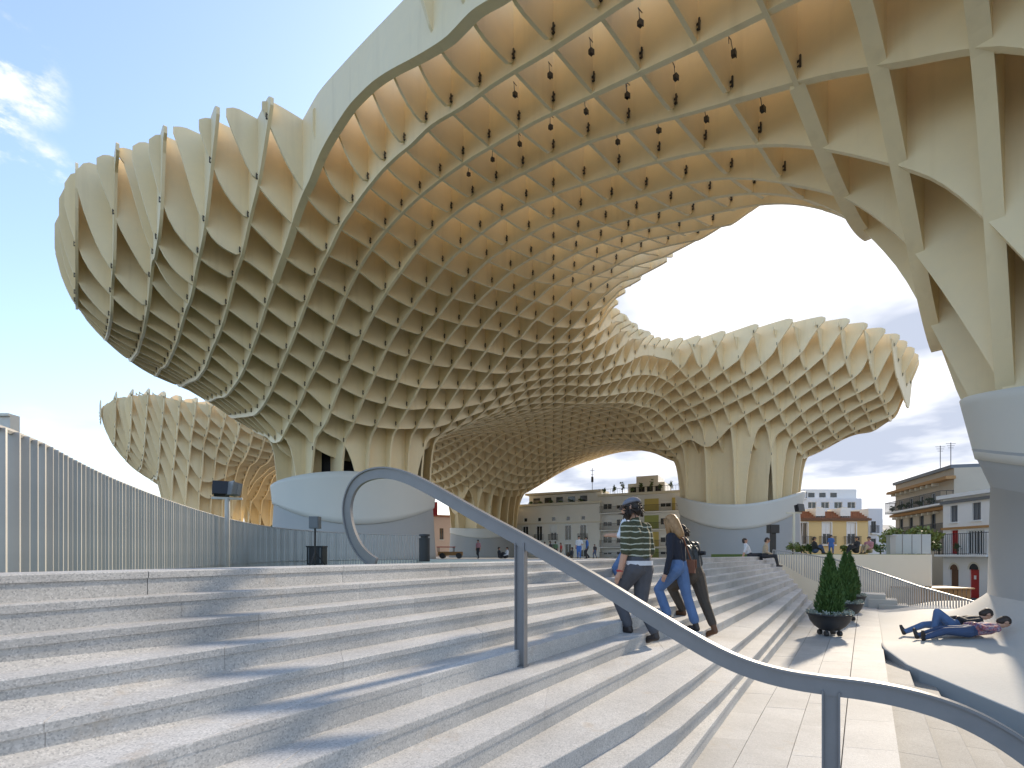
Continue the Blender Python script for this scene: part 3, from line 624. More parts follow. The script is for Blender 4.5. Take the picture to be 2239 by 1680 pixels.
# ------------------------------------------------------------------ buildings round the square
def wallmat(name, col, stain=None):
    s = stain or tuple(c*0.8 for c in col)
    return mat(name, col, 0.85, noise=[(0.35, 7, 0.4, s), (2.2, 5, 0.15, tuple(c*0.85 for c in col))])
M['glass'] = mat('window_glass', (0.03, 0.035, 0.04), 0.12, 0.0, spec=0.8)
M['white_frame'] = mat('white_paint', (0.78, 0.78, 0.76), 0.5)
M['brown_frame'] = mat('brown_wood', (0.13, 0.06, 0.03), 0.6, noise=[(5, 4, 0.4, (0.2, 0.1, 0.05))])
M['shutter'] = mat('grey_shutter', (0.16, 0.17, 0.18), 0.6)
M['iron'] = mat('black_iron', (0.03, 0.03, 0.032), 0.5)
M['rooftile'] = mat('terracotta_tiles', (0.28, 0.11, 0.055), 0.85, noise=[(3, 5, 0.5, (0.38, 0.19, 0.10))])
M['red'] = mat('red_paint', (0.42, 0.03, 0.025), 0.5)
M['leaf'] = mat('green_leaves', (0.06, 0.11, 0.025), 0.6, noise=[(2.0, 3, 0.6, (0.10, 0.16, 0.04))])
M['leaf_light'] = mat('yellow_green_leaves', (0.14, 0.18, 0.035), 0.6, noise=[(1.5, 3, 0.5, (0.20, 0.21, 0.06))])
M['bark'] = mat('bark', (0.12, 0.09, 0.06), 0.9)
ORD = ['first', 'second', 'third', 'fourth', 'fifth', 'sixth', 'seventh', 'eighth', 'ninth', 'tenth', 'eleventh', 'twelfth', 'thirteenth', 'fourteenth', 'fifteenth', 'sixteenth', 'seventeenth']
SZ = -1.6                           # street level
class House:
    """front from p0 to p1 (plan points), depth behind it; openings cut into the front"""
    def __init__(s, name, label, p0, p1, depth, z0, z1, wall, cat='house'):
        s.p0 = Vector(p0); s.p1 = Vector(p1); s.d = (s.p1-s.p0); s.w = s.d.length; s.d.normalize(); s.n = Vector((s.d.y, -s.d.x))
        if s.n.dot(-s.p0) < 0: s.n = -s.n
        s.dep = depth; s.z0 = z0; s.z1 = z1; s.wm = wall; s.op = []
        s.root = empty(name, (s.p0.x, s.p0.y, z0), label, cat)
    def pt(s, x, z, o=0.0):          # front coordinates -> world minus root
        q = s.p0+s.d*x+s.n*o; return (q.x-s.p0.x, q.y-s.p0.y, z-s.z0)
    def bx(s, mb, x0, x1, z0, z1, o0, o1, mi=0):
        v = [s.pt(x, z, o) for z in (z0, z1) for x, o in ((x0, o1), (x1, o1), (x1, o0), (x0, o0))]
        fl = [(0, 3, 2, 1), (4, 5, 6, 7), (0, 1, 5, 4), (1, 2, 6, 5), (2, 3, 7, 6), (3, 0, 4, 7)]
        a = Vector(v[1])-Vector(v[0]); b = Vector(v[3])-Vector(v[0]); 
        if a.x*b.y-a.y*b.x < 0: fl = [tuple(reversed(f)) for f in fl]
        mb.add(v, fl, mi)
    def part(s, name, m_, x0, x1, z0, z1, o0, o1, parent=None):
        mb = MB(); s.bx(mb, x0, x1, z0, z1, o0, o1); return mb.build(name, m_, parent or s.root)
    def wall(s):
        xs = sorted(set([0, s.w]+[v for o in s.op for v in (o[0], o[1])])); zs = sorted(set([s.z0, s.z1]+[v for o in s.op for v in (o[2], o[3])]))
        mb = MB()
        for i in range(len(xs)-1):
            for k in range(len(zs)-1):
                cx, cz = (xs[i]+xs[i+1])/2, (zs[k]+zs[k+1])/2
                if any(o[0] < cx < o[1] and o[2] < cz < o[3] for o in s.op): continue
                mb.add([s.pt(xs[i], zs[k]), s.pt(xs[i+1], zs[k]), s.pt(xs[i+1], zs[k+1]), s.pt(xs[i], zs[k+1])], [(0, 1, 2, 3)])
        for x0, x1, z0, z1 in s.op:
            r = -0.22
            a, b, c_, d = (x0, z0), (x1, z0), (x1, z1), (x0, z1)
            for q0, q1 in ((a, b), (b, c_), (c_, d), (d, a)): mb.add([s.pt(*q0), s.pt(*q1), s.pt(*q1, r), s.pt(*q0, r)], [(0, 1, 2, 3)])
        D = -s.dep
        mb.add([s.pt(0, s.z0), s.pt(0, s.z1), s.pt(0, s.z1, D), s.pt(0, s.z0, D)], [(0, 1, 2, 3)])
        mb.add([s.pt(s.w, s.z0), s.pt(s.w, s.z1), s.pt(s.w, s.z1, D), s.pt(s.w, s.z0, D)], [(0, 1, 2, 3)])
        mb.add([s.pt(0, s.z1), s.pt(s.w, s.z1), s.pt(s.w, s.z1, D), s.pt(0, s.z1, D)], [(0, 1, 2, 3)])
        mb.add([s.pt(0, s.z0, D), s.pt(s.w, s.z0, D), s.pt(s.w, s.z1, D), s.pt(0, s.z1, D)], [(0, 1, 2, 3)])
        return mb.build('wall', s.wm, s.root)
    def window(s, x0, x1, z0, z1, frame='white_frame', pane='glass', surround=None, sill=True, name='window', bars=1, blind=0.0):
        s.op.append((x0, x1, z0, z1)); t = 0.06
        mb = MB(); o0, o1 = -0.16, -0.10
        for a in ((x0, x0+t, z0, z1), (x1-t, x1, z0, z1), (x0+t, x1-t, z0, z0+t), (x0+t, x1-t, z1-t, z1)): s.bx(mb, *a, o0, o1)
        for i in range(bars):
            xm = x0+(x1-x0)*(i+1)/(bars+1); s.bx(mb, xm-t/2, xm+t/2, z0+t, z1-t, o0, o1)
        w = mb.build(name, M[frame], s.root)
        s.part('pane', M[pane], x0+t, x1-t, z0+t, z1-t, -0.19, -0.165, w)
        if blind > 0: s.part('blind', M['white_frame'], x0+t, x1-t, z1-t-(z1-z0)*blind, z1-t, -0.162, -0.15, w)
        if surround:
            mb = MB(); q = 0.13
            for a in ((x0-q, x0, z0, z1+q), (x1, x1+q, z0, z1+q), (x0, x1, z1, z1+q)): s.bx(mb, *a, -0.02, 0.05)
            mb.build('surround', M[surround], w)
        if sill: s.part('sill', M['white_frame'], x0-0.1, x1+0.1, z0-0.1, z0, -0.1, 0.12, w)
        return w
    def balcony(s, x0, x1, z, dep=0.55, h=0.95, n=None):
        b = s.part('balcony', M['white_frame'], x0, x1, z-0.16, z, 0.0, dep); mb = MB(); n = n or max(4, int((x1-x0)/0.16))
        for i in range(n+1):
            x = x0+0.03+(x1-x0-0.06)*i/n; s.bx(mb, x-0.012, x+0.012, z, z+h, dep-0.05, dep-0.025)
        for o in (0.05, dep*0.5):
            for x in (x0+0.02, x1-0.045): s.bx(mb, x, x+0.025, z, z+h, o, o+0.025)
        s.bx(mb, x0, x1, z+h, z+h+0.045, dep-0.06, dep-0.015); s.bx(mb, x0, x1, z+0.06, z+0.09, dep-0.055, dep-0.02)
        for x in (x0+0.015, x1-0.055): s.bx(mb, x, x+0.04, z+h, z+h+0.045, 0, dep-0.06)
        mb.build('railing', M['iron'], b); return b
    def band(s, name, m_, z0, z1, out=0.12, ext=0.1): return s.part(name, m_, -ext, s.w+ext, z0, z1, 0.001, out)
def zv(v, y): return EYE+(HZ-v)/F*y  # height seen at row v at depth y
def leaf_cloud(mb, c, rad, n, size, rn, up=0.3, mi=0):
    for _ in range(n):
        while True:
            p = Vector((rn.uniform(-1, 1), rn.uniform(-1, 1), rn.uniform(-1, 1)))
            if 0.15 < p.length < 1: break
        p = Vector((p.x*rad[0], p.y*rad[1], p.z*rad[2]))*(0.75+0.25*rn.random())
        d = Vector((rn.gauss(0, 1), rn.gauss(0, 1), rn.gauss(0, 1)+up)).normalized(); e = d.orthogonal().normalized(); e.rotate(Matrix.Rotation(rn.uniform(0, 6.28), 3, d)); q = d.cross(e)
        s = size*rn.uniform(0.6, 1.3); o = Vector(c)+p
        mb.add([o-e*s*0.5, o+q*s*0.28, o+e*s*0.6, o-q*s*0.28], [(0, 1, 2, 3)], mi)
def shrub(name, label, cat, c, rad, n, size, m_='leaf', trunk=0.0, seed=1, group=None):
    rn = random.Random(seed); root = empty(name, c, label, cat, group)
    mb = MB()
    for i in range(7):
        o = (rn.uniform(-.5, .5)*rad[0], rn.uniform(-.5, .5)*rad[1], trunk+rad[2]*(0.9+rn.uniform(-.45, .5))); leaf_cloud(mb, o, tuple(r_*rn.uniform(.4, .65) for r_ in rad), n//7, size, rn)
    mb.build('crown', M[m_], root)
    mb = MB(); mb.tube([(0, 0, -0.1), (0.04*rad[0], 0, (trunk+rad[2])*0.5), (-0.03*rad[0], 0.03, trunk+rad[2])], [0.07*rad[0]+0.02, 0.05*rad[0]+0.015, 0.02], 7)
    for i in range(4):
        a = i*1.6; mb.tube([(0, 0, (trunk+rad[2])*0.6), (math.cos(a)*rad[0]*.4, math.sin(a)*rad[1]*.4, trunk+rad[2]*1.1)], [0.03*rad[0]+0.01, 0.008], 5)
    mb.build('trunk', M['bark'], root); return root
# --- long cream apartment house in the middle distance
Y = 84.0
h = House('apartment_house', 'long cream three storey house with iron balconies, behind the walkers to the left', P(1100, 0, Y+4).xy, P(1312, 0, Y-4).xy, 12, SZ, zv(1103, Y), wallmat('cream_wall', (0.80, 0.78, 0.72)), 'building')
wz = [(zv(1182, Y), zv(1150, Y)), (zv(1218, Y), zv(1190, Y))]
for i in range(6):
    x0 = 1.2+i*2.55
    for k, (a, b) in enumerate(wz):
        h.window(x0, x0+1.05, a, b, 'white_frame', bars=1, surround='white_frame', blind=0.0 if (i+k) % 3 else 0.45)
        if k == 0 and i in (1, 2, 3, 5): h.balcony(x0-0.25, x0+1.3, a)
    h.window(x0+0.2, x0+0.85, zv(1140, Y), zv(1131, Y), 'white_frame', bars=0, sill=False)
h.wall(); h.band('cornice', M['wallcream'], zv(1106, Y), zv(1101, Y), 0.45, 0.2); h.band('string_course', M['wallcream'], zv(1146, Y), zv(1143, Y), 0.15)
h.part('roof_terrace', M['white_frame'], 4.2, h.w-0.3, h.z1, zv(1079, Y), -5, -1.6)
for i in range(5): h.part('terrace_window', M['glass'], 5.0+i*2.1, 6.2+i*2.1, h.z1+0.35, zv(1086, Y), -1.62, -1.55)
h.part('awning', M['wallcream'], 4.0, h.w, zv(1080, Y), zv(1076, Y), -5, -0.4)
for i in range(6): 
    q = h.pt(4.8+i*1.8, h.z1+0.3, -0.9); shrub('roof_plant', 'potted shrub on the cream house roof terrace, %s of six from the left' % ORD[i], 'plant', (q[0]+h.p0.x, q[1]+h.p0.y, h.z1), (0.5, 0.4, 0.35), 60, 0.3, 'leaf', 0.15, i, 'plants on the cream house terrace')
# --- flats with yellow green panels
Y = 78.0
h = House('apartment_block', 'tall apartment block with yellow green panels and balconies, behind the cap wearer', P(1312, 0, Y+3).xy, P(1500, 0, Y-3).xy, 12, SZ, zv(1082, Y), wallmat('pale_flats_wall', (0.76, 0.75, 0.72)), 'building')
M['ochre_panel'] = wallmat('ochre_panel', (0.55, 0.44, 0.14)); M['green_panel'] = wallmat('green_panel', (0.33, 0.36, 0.12))
flo = [(1120, 1092), (1158, 1128), (1196, 1164), (1222, 1200)]
for k, (vb, vt) in enumerate(flo):
    for i, (a, b) in enumerate(((0.5, 1.9), (2.6, 3.9), (5.4, 6.6), (9.3, 10.9), (11.6, 12.7))):
        h.window(a, b, zv(vb-6, Y)+0.2, zv(vt+6, Y), 'white_frame', bars=1, blind=(0.3 if (i+k) % 2 else 0.0), sill=False)
h.wall()
for k, (vb, vt) in enumerate(flo):
    m_ = M['ochre_panel'] if k % 2 == 0 else M['green_panel']
    for q_, (pa, pb) in enumerate(((7.0, 9.1), (11.05, 11.5))): h.part('facade_panel', m_, pa, pb, zv(vb, Y), zv(vt, Y), 0.003, 0.14)
    h.balcony(0.2, 4.2, zv(vb, Y), 1.1); h.balcony(7.0, 12.7, zv(vb, Y), 0.9)
h.band('parapet', M['wallcream'], zv(1082, Y), zv(1077, Y), 0.5, 0.25)
h.part('penthouse', M['white_frame'], 3.8, 9.5, h.z1, zv(1052, Y), -8, -2.5); h.part('penthouse', M['white_frame'], 5.0, 8.4, zv(1052, Y), zv(1035, Y), -8, -3)
for i in range(4): h.part('terrace_window', M['glass'], 4.2+i*1.3, 5.1+i*1.3, h.z1+0.2, zv(1060, Y), -2.52, -2.45)
rt = MB()
for i in range(34):
    x = 0.2+i*0.38; h.bx(rt, x, x+0.03, h.z1+0.3, h.z1+1.1, 0.2, 0.23)
h.bx(rt, 0.0, 13.0, h.z1+1.1, h.z1+1.15, 0.19, 0.24); rt.build('roof_railing', M['iron'], h.root)
for i in range(9):
    q = h.pt(0.6+i*1.45, 0, -0.4-0.3*(i % 2)); shrub('roof_plant', 'dark plant on the roof edge of the flats, %s of nine from the left' % ORD[i], 'plant', (q[0]+h.p0.x, q[1]+h.p0.y, h.z1+0.3), (0.42, 0.4, 0.55+0.25*(i % 3)), 90, 0.28, 'leaf', 0.25, 40+i, 'plants on the roof of the flats')
mb = MB(); q = P(1295, 1080, 86); mb.tube([(q.x, q.y, q.z-1), (q.x, q.y, q.z+4.3)], 0.05, 6); mb.box((q.x, q.y, q.z+3.9), (0.7, 0.05, 0.05)); mb.box((q.x, q.y, q.z+3.2), (0.5, 0.05, 0.05)); mb.box((q.x, q.y, q.z+2.4), (0.35, 0.3, 0.9)); tag(mb.build('roof_antenna', M['iron'], None), 'short broadcast mast standing on the roof above the long cream house', 'antenna')
# --- pink old house beside the far stem
Y = 96.0
h = House('old_house', 'faded pink old house glimpsed between the middle stem and the far stem', P(948, 0, Y).xy, P(1015, 0, Y+3).xy, 8, SZ, zv(1128, Y), wallmat('pink_wall', (0.60, 0.46, 0.38)))
h.window(1.2, 2.0, zv(1180, Y), zv(1155, Y), 'brown_frame'); h.window(3.6, 4.4, zv(1180, Y), zv(1155, Y), 'brown_frame'); h.wall(); h.band('eaves', M['rooftile'], zv(1130, Y), zv(1126, Y), 0.5, 0.3)
# --- yellow house with tiled roof
Y = 66.0
h = House('yellow_house', 'yellow two storey house with terracotta roof and white roof boxes', P(1716, 0, Y).xy, P(1898, 0, Y).xy, 8, SZ, zv(1136, Y), wallmat('yellow_wall', (0.74, 0.56, 0.27), (0.64, 0.46, 0.22)))
for i, u in enumerate((1756, 1808, 1862)):
    x = (u-1716)/F*Y; h.window(x-0.55, x+0.55, zv(1190, Y), zv(1143, Y), 'white_frame', bars=1, surround='white_frame', blind=0.0 if i == 0 else 0.5, sill=False); h.balcony(x-1.0, x+1.0, zv(1191, Y), 0.45, 1.0)
    h.window(x-0.5, x+0.5, zv(1260, Y), zv(1215, Y), 'brown_frame')
h.wall(); h.band('cornice', M['brown_frame'], zv(1139, Y), zv(1134, Y), 0.4, 0.2)
for r_ in range(5):                  # courses of roof tiles
    z = h.z1+r_*0.24; mb = MB(); n = 34
    for i in range(n):
        x = i*h.w/n; h.bx(mb, x+0.01, x+h.w/n-0.02, z, z+0.2, -0.5-r_*0.45, 0.25-r_*0.45)
    mb.build('tile_course', M['rooftile'], h.root)
for a, b in ((4.1, 5.3), (7.3, 8.6)): h.part('roof_box', M['white_frame'], a, b, h.z1+0.2, h.z1+1.5, -3, -0.2)
for i in range(3): h.part('chimney', M['wallcream'], 2.1+i*3.2, 2.6+i*3.2, h.z1+0.9, h.z1+1.7, -2.0, -1.5)
# --- white modern flats behind it
Y = 82.0
h = House('white_flats', 'stepped white modern flats rising behind the yellow house', P(1722, 0, Y).xy, P(1884, 0, Y).xy, 10, SZ, zv(1090, Y), mat('white_render', (0.72, 0.74, 0.78), 0.8), 'building')
for i in range(5): h.window(1.2+i*2.1, 2.5+i*2.1, zv(1112, Y), zv(1098, Y), 'white_frame', bars=1, sill=False)
h.wall(); h.part('upper_storey', M['white_frame'], 3.2, h.w, h.z1, zv(1068, Y), -8, -1.2)
for i in range(3): h.part('terrace_window', M['glass'], 4.0+i*1.8, 5.0+i*1.8, h.z1+0.3, zv(1076, Y), -1.22, -1.14)
h.balcony(0.2, 3.0, h.z1, 0.3)
h2 = House('narrow_house', 'narrow white house at the right end of the yellow house', P(1899, 0, 68).xy, P(1930, 0, 68).xy, 6, SZ, zv(1112, 68), mat('blueish_white', (0.66, 0.68, 0.72), 0.8))
h2.window(0.35, 1.0, zv(1165, 68), zv(1140, 68), 'shutter'); h2.window(0.35, 1.0, zv(1200, 68), zv(1178, 68), 'shutter'); h2.wall(); h2.balcony(0.2, 1.2, zv(1166, 68), 0.4)
h3 = House('grey_house', 'low grey gabled house far down the side street', P(1932, 0, 92).xy, P(1972, 0, 92).xy, 6, SZ, zv(1165, 92), wallmat('grey_wall', (0.45, 0.45, 0.46)))
h3.window(0.8, 1.6, zv(1200, 92), zv(1180, 92), 'white_frame'); h3.wall()
mb = MB(); a, b, c_, d = (h3.pt(-.2, h3.z1, .2), h3.pt(h3.w+.2, h3.z1, .2), h3.pt(h3.w+.2, h3.z1+1.6, -3), h3.pt(-.2, h3.z1+1.6, -3)); mb.add([a, b, c_, d, h3.pt(h3.w+.2, h3.z1, -6), h3.pt(-.2, h3.z1, -6)], [(0, 1, 2, 3), (3, 2, 4, 5), (1, 4, 2), (0, 3, 5)]); mb.build('roof', M['shutter'], h3.root)
# --- tall ochre house with balconies
Y = 52.0
h = House('ochre_house', 'tall ochre brown house with deep eaves and a flowered balcony, right of the street gap', P(1958, 0, Y+2).xy, P(2086, 0, Y-9).xy, 8, SZ, zv(1056, Y), wallmat('ochre_wall', (0.56, 0.48, 0.37)), 'house')
for i in range(4):
    x0 = 0.9+i*2.2
    for vb, vt in ((1112, 1086), (1160, 1128), (1206, 1176)): h.window(x0, x0+0.9, zv(vb, Y-3), zv(vt, Y-3), 'white_frame' if vb < 1120 else 'shutter', bars=1, sill=False)
h.wall(); Yb = Y-3
h.part('eaves', mat('orange_cornice', (0.42, 0.23, 0.09), 0.8), -0.4, h.w+0.3, zv(1068, Yb), zv(1062, Yb), 0.0, 0.7); h.part('attic', M['shutter'], -0.2, h.w, h.z1, zv(1040, Yb), -5, 0.2)
for i in range(9): h.part('eaves_bracket', M['wallcream'], 0.2+i*1.08, 0.4+i*1.08, zv(1074, Yb), zv(1068, Yb), 0.002, 0.5)
h.balcony(0.0, h.w, zv(1113, Yb), 1.0, 1.0); h.part('cornice', bpy.data.materials['orange_cornice'], -0.2, h.w+0.2, zv(1124, Yb), zv(1118, Yb), 0.003, 0.5); h.balcony(0.0, h.w, zv(1172, Yb), 0.5, 0.9)
for i in range(9): h.part('eaves_bracket', M['wallcream'], 0.2+i*1.08, 0.4+i*1.08, zv(1130, Yb), zv(1125, Yb), 0.002, 0.4)
for i in range(5):
    q = h.pt(0.8+i*2.0, 0, 0.6); shrub('balcony_plant', 'flowering plant on the ochre house balcony, %s of five from the left' % ORD[i], 'plant', (q[0]+h.p0.x, q[1]+h.p0.y, zv(1113, Yb)), (0.5, 0.35, 0.35), 70, 0.22, 'leaf', 0.1, 60+i, 'plants on the ochre house balcony')
for i, (u, t_) in enumerate(((2056, 975), (2079, 968))):
    q = P(u, 1040, 48); mb = MB(); z1 = zv(t_, 48); mb.tube([(q.x, q.y, q.z-0.5), (q.x, q.y, z1)], 0.03, 6)
    for k in range(3): mb.box((q.x, q.y, z1-0.1-0.2*k), (0.9-0.2*k, 0.03, 0.03))
    tag(mb.build('tv_antenna', M['iron'], None), ('left' if i == 0 else 'right')+' of the two thin tall roof aerials above the ochre house', 'antenna')
# --- white house with arched doors
Y = 41.0
h = House('white_house', 'white house with a long barred balcony and two arched doorways, by the near stem', P(2062, 0, Y+1).xy, P(2178, 0, Y-4).xy, 8, SZ, zv(1084, Y), wallmat('white_wall', (0.80, 0.79, 0.77), (0.70, 0.68, 0.63)))
k_ = h.w/4.6
h.window(0.75, 1.5, zv(1142, Y), zv(1106, Y), 'shutter', 'shutter'); h.window(2.9, 3.7, zv(1138, Y-2), zv(1100, Y-2), 'shutter', 'shutter')
h.window(0.85, 1.55, zv(1212, Y), zv(1160, Y), 'red', 'red', sill=False, name='balcony_door'); h.window(2.4, 4.0, zv(1212, Y-2), zv(1160, Y-2), 'white_frame', bars=5, sill=False)
for q_, (x0, x1, m_) in enumerate(((0.75, 1.6, 'brown_frame'), (2.65, 3.55, 'red'))):
    yy = Y-(0.5+2*q_); z1 = zv(1246, yy); h.op.append((x0, x1, SZ, z1)); dr_ = h.part('door', M[m_], x0, x1, SZ, z1, -0.2, -0.12)
    mb = MB(); n = 10; rad_ = (x1-x0)/2                     # round head of the doorway
    for i in range(n):
        a0, a1 = math.pi*i/n, math.pi*(i+1)/n; cx_ = (x0+x1)/2
        mb.add([h.pt(cx_, z1, 0.012), h.pt(cx_+rad_*math.cos(a0), z1+rad_*math.sin(a0), 0.012), h.pt(cx_+rad_*math.cos(a1), z1+rad_*math.sin(a1), 0.012)], [(0, 1, 2)])
    mb.build('fanlight', M['iron'] if q_ else M[m_], dr_)
    mb = MB()
    for i in range(n):
        a0, a1 = math.pi*i/n, math.pi*(i+1)/n; cx_ = (x0+x1)/2; rr = rad_+0.14
        v = [h.pt(cx_+rad_*math.cos(a0), z1+rad_*math.sin(a0), .05), h.pt(cx_+rr*math.cos(a0), z1+rr*math.sin(a0), .05), h.pt(cx_+rr*math.cos(a1), z1+rr*math.sin(a1), .05), h.pt(cx_+rad_*math.cos(a1), z1+rad_*math.sin(a1), .05)]
        mb.add(v, [(0, 1, 2, 3)])
    mb.build('arch_trim', M['wallcream'], dr_)
    if q_: h.part('notice', M['white_frame'], x0+0.3, x0+0.5, z1-0.75, z1-0.45, -0.118, -0.10, dr_)
h.wall(); h.balcony(0.0, h.w, zv(1213, Y-1), 0.7, 1.6, 26); h.band('cornice', M['white_frame'], zv(1090, Y), zv(1082, Y), 0.4, 0.2); h.band('eaves_board', M['shutter'], zv(1101, Y), zv(1095, Y), 0.2)
h.part('balcony_beam', bpy.data.materials['orange_cornice'], -0.1, h.w+0.1, zv(1157, Y-1), zv(1152, Y-1), 0.002, 0.12)
for i in range(2): 
    q = h.pt(0.2+i*1.9, 0, 0.45); shrub('balcony_plant', ('left' if i == 0 else 'right')+' leafy climber on the barred balcony of the white house', 'plant', (q[0]+h.p0.x, q[1]+h.p0.y, zv(1213, Y-1)), (0.35, 0.3, 0.55), 90, 0.2, 'leaf', 0.1, 80+i, 'plants on the white house balcony')
q = P(2110, 1075, 45); shrub('roof_garden', 'mass of green roof garden plants above the white house', 'plant', (q.x, q.y, zv(1086, 41)), (1.9, 1.2, 1.0), 700, 0.32, 'leaf', 0.1, 90)
# --- shop house with red awning
Y = 38.0
h = House('shop_house', 'white shop house with a red hanging sign, half hidden by the near stem', P(2176, 0, Y).xy, P(2330, 0, Y-6).xy, 8, SZ, zv(1100, Y), wallmat('shop_wall', (0.66, 0.67, 0.69)))
h.window(0.6, 1.1, zv(1190, Y), zv(1160, Y), 'shutter'); h.window(0.4, 2.2, SZ+0.1, zv(1262, Y), 'brown_frame', bars=2, sill=False); h.wall()
h.part('shop_fascia', M['white_frame'], 0.1, 3.2, zv(1262, Y)+0.05, zv(1246, Y), 0.003, 0.2); h.part('hanging_sign', M['red'], 0.35, 1.2, zv(1222, Y), zv(1200, Y), 0.35, 0.42)
# --- block rising behind the fence at far left, red banner by the middle stem
h = House('corner_block', 'pale roof block peeping over the fence at the far left edge', P(-90, 0, 60).xy, P(22, 0, 60).xy, 1.2, SZ, zv(905, 60), wallmat('pale_block', (0.68, 0.64, 0.56)), 'building')
h.window(1.0, 1.8, zv(1000, 60), zv(970, 60)); h.wall(); h.band('cornice', M['wallcream'], h.z1-0.3, h.z1, 0.3, 0.1)
q0 = P(951, 0, 42); mb = MB(); mb.box((q0.x, q0.y, (zv(1098, 42)+zv(1128, 42))/2), (0.42, 0.06, zv(1098, 42)-zv(1128, 42))); bn = mb.build('red_banner', M['red'], None); tag(bn, 'narrow red hanging banner at the right side of the middle stem foot', 'banner')
mb = MB(); mb.tube([(q0.x-0.15, q0.y+0.05, zj(0)-0.3), (q0.x-0.15, q0.y+0.05, zv(1096, 42))], 0.03, 6); mb.build('banner_pole', M['rail'], bn)
# ------------------------------------------------------------------ railings, fences, furniture, plants
# curved handrail: one vertical plane across the stairs
B0 = Vector((0.083, 4.52)); UPH = Vector((-0.839, 0.545))
def rail_pt(u, v):
    r = (u-CX)/F; lam = (B0.x-r*B0.y)/(r*UPH.y-UPH.x)   # along UPH
    p = B0+UPH*lam; return Vector((p.x, p.y, EYE-(v-HZ)/F*p.y))
RAIL = [(822, 1232), (806, 1222), (787, 1203), (771, 1172), (762, 1138), (760, 1106), (768, 1074), (784, 1051), (810, 1037), (845, 1033), (885, 1042), (930, 1063), (985, 1094), (1050, 1132), (1139, 1180), (1250, 1243), (1330, 1290), (1420, 1346), (1500, 1394), (1570, 1434), (1640, 1464), (1720, 1486), (1815, 1500), (1900, 1510), (1990, 1528), (2080, 1556), (2150, 1588), (2220, 1630), (2300, 1690), (2380, 1770)]
pts = [rail_pt(*p) for p in RAIL]; pts = chaikin(pts, 2)
hr = empty('handrail', (B0.x, B0.y, zj(6)), 'grey steel handrail curling into a loop above the stairs', 'handrail')
PN = Vector((UPH.y, -UPH.x, 0)).normalized()
def sweep(mb, pts, prof):            # profile: (across the plane, within the plane) offsets
    base = len(mb.v); n = len(prof)
    for i, p in enumerate(pts):
        t = (pts[min(i+1, len(pts)-1)]-pts[max(i-1, 0)]).normalized(); up = t.cross(PN).normalized()
        for a, b in prof: mb.v.append(tuple(p+PN*a+up*b))
    for i in range(len(pts)-1):
        for j in range(n): mb.f.append((base+i*n+j, base+i*n+(j+1) % n, base+(i+1)*n+(j+1) % n, base+(i+1)*n+j)); mb.m.append(0)
    mb.f.append(tuple(base+j for j in range(n))); mb.m.append(0); mb.f.append(tuple(base+(len(pts)-1)*n+j for j in reversed(range(n)))); mb.m.append(0)
off = Vector((B0.x, B0.y, zj(6)))
t_ = (pts[5]-pts[4]).normalized(); sgn = 1 if (pts[60]-pts[59]).cross(PN).z > 0 else -1
mb = MB(); sweep(mb, [p-off for p in pts], [(-0.018, -0.060*sgn), (0.018, -0.060*sgn), (0.018, 0.045*sgn), (0.034, 0.045*sgn), (0.034, 0.062*sgn), (-0.034, 0.062*sgn), (-0.034, 0.045*sgn), (-0.018, 0.045*sgn)]); mb.build('rail', M['rail'], hr)
def rail_post(u, z0):
    top = rail_pt(u, float(np.interp(u, [p[0] for p in RAIL[9:]], [p[1] for p in RAIL[9:]]))); L_ = top.z-0.03-z0
    mb = MB(); c = Vector((top.x, top.y, z0+L_/2))-off
    a = math.atan2(UPH.y, UPH.x)
    mb.box(c, (0.082, 0.016, L_), a); mb.box(c+UPH.to_3d()*0.045, (0.010, 0.06, L_), a); mb.box(c-UPH.to_3d()*0.045, (0.010, 0.06, L_), a)
    mb.box((c.x, c.y, z0+0.005-off.z), (0.11, 0.08, 0.012), a); mb.build('post', M['rail'], hr)
rail_post(1139, zj(6)+0.001); rail_post(1817, 0.005)
# bar fence running back along the left and round to the middle stem
FP = [Vector(p) for p in ((-3.55, 2.2), (-3.32, 3.3), (-4.39, 5.35), (-5.25, 7.4), (-6.1, 9.7), (-7.2, 13.2), (-7.9, 17.2), (-7.2, 20.4), (-5.6, 22.6), (-4.15, 23.6))]
FP = chaikin(FP, 2)
fl = empty('bar_fence', (FP[0].x, FP[0].y, zj(0)-0.42), 'tall grey fence of close flat bars curving along the left side of the steps', 'fence')
o_ = Vector((FP[0].x, FP[0].y, zj(0)-0.42)); Lf = sum((FP[i+1]-FP[i]).length for i in range(len(FP)-1)); nb = 178; src = None
ZT = EYE+0.862
for i in range(nb+1):
    f = i/nb; p = poly_at(FP, f); q = poly_at(FP, min(1, f+0.004)); r_ = poly_at(FP, max(0, f-0.004)); t = q-r_; a = math.atan2(t.y, t.x)
    if src is None:
        mb = MB(); mb.box((0, 0, 0.65), (0.016, 0.10, 1.3)); src = mb.build('fence_bar', M['fence'], fl); b = src
    else: b = link_copy(src, fl)
    b.location = (p.x-o_.x, p.y-o_.y, 0); b.rotation_euler = (0, 0, a+0.12*math.sin(i*1.7)); b.scale = (1, 1, (ZT-(zj(0)-0.42))/1.3)
mb = MB(); mb.tube([(p.x-o_.x, p.y-o_.y, ZT-o_.z) for p in FP], 0.022, 6); mb.build('top_rail', M['fence'], fl)
mb = MB(); mb.tube([(p.x-o_.x, p.y-o_.y, 0.28) for p in FP], 0.018, 5); mb.build('bottom_rail', M['fence'], fl)
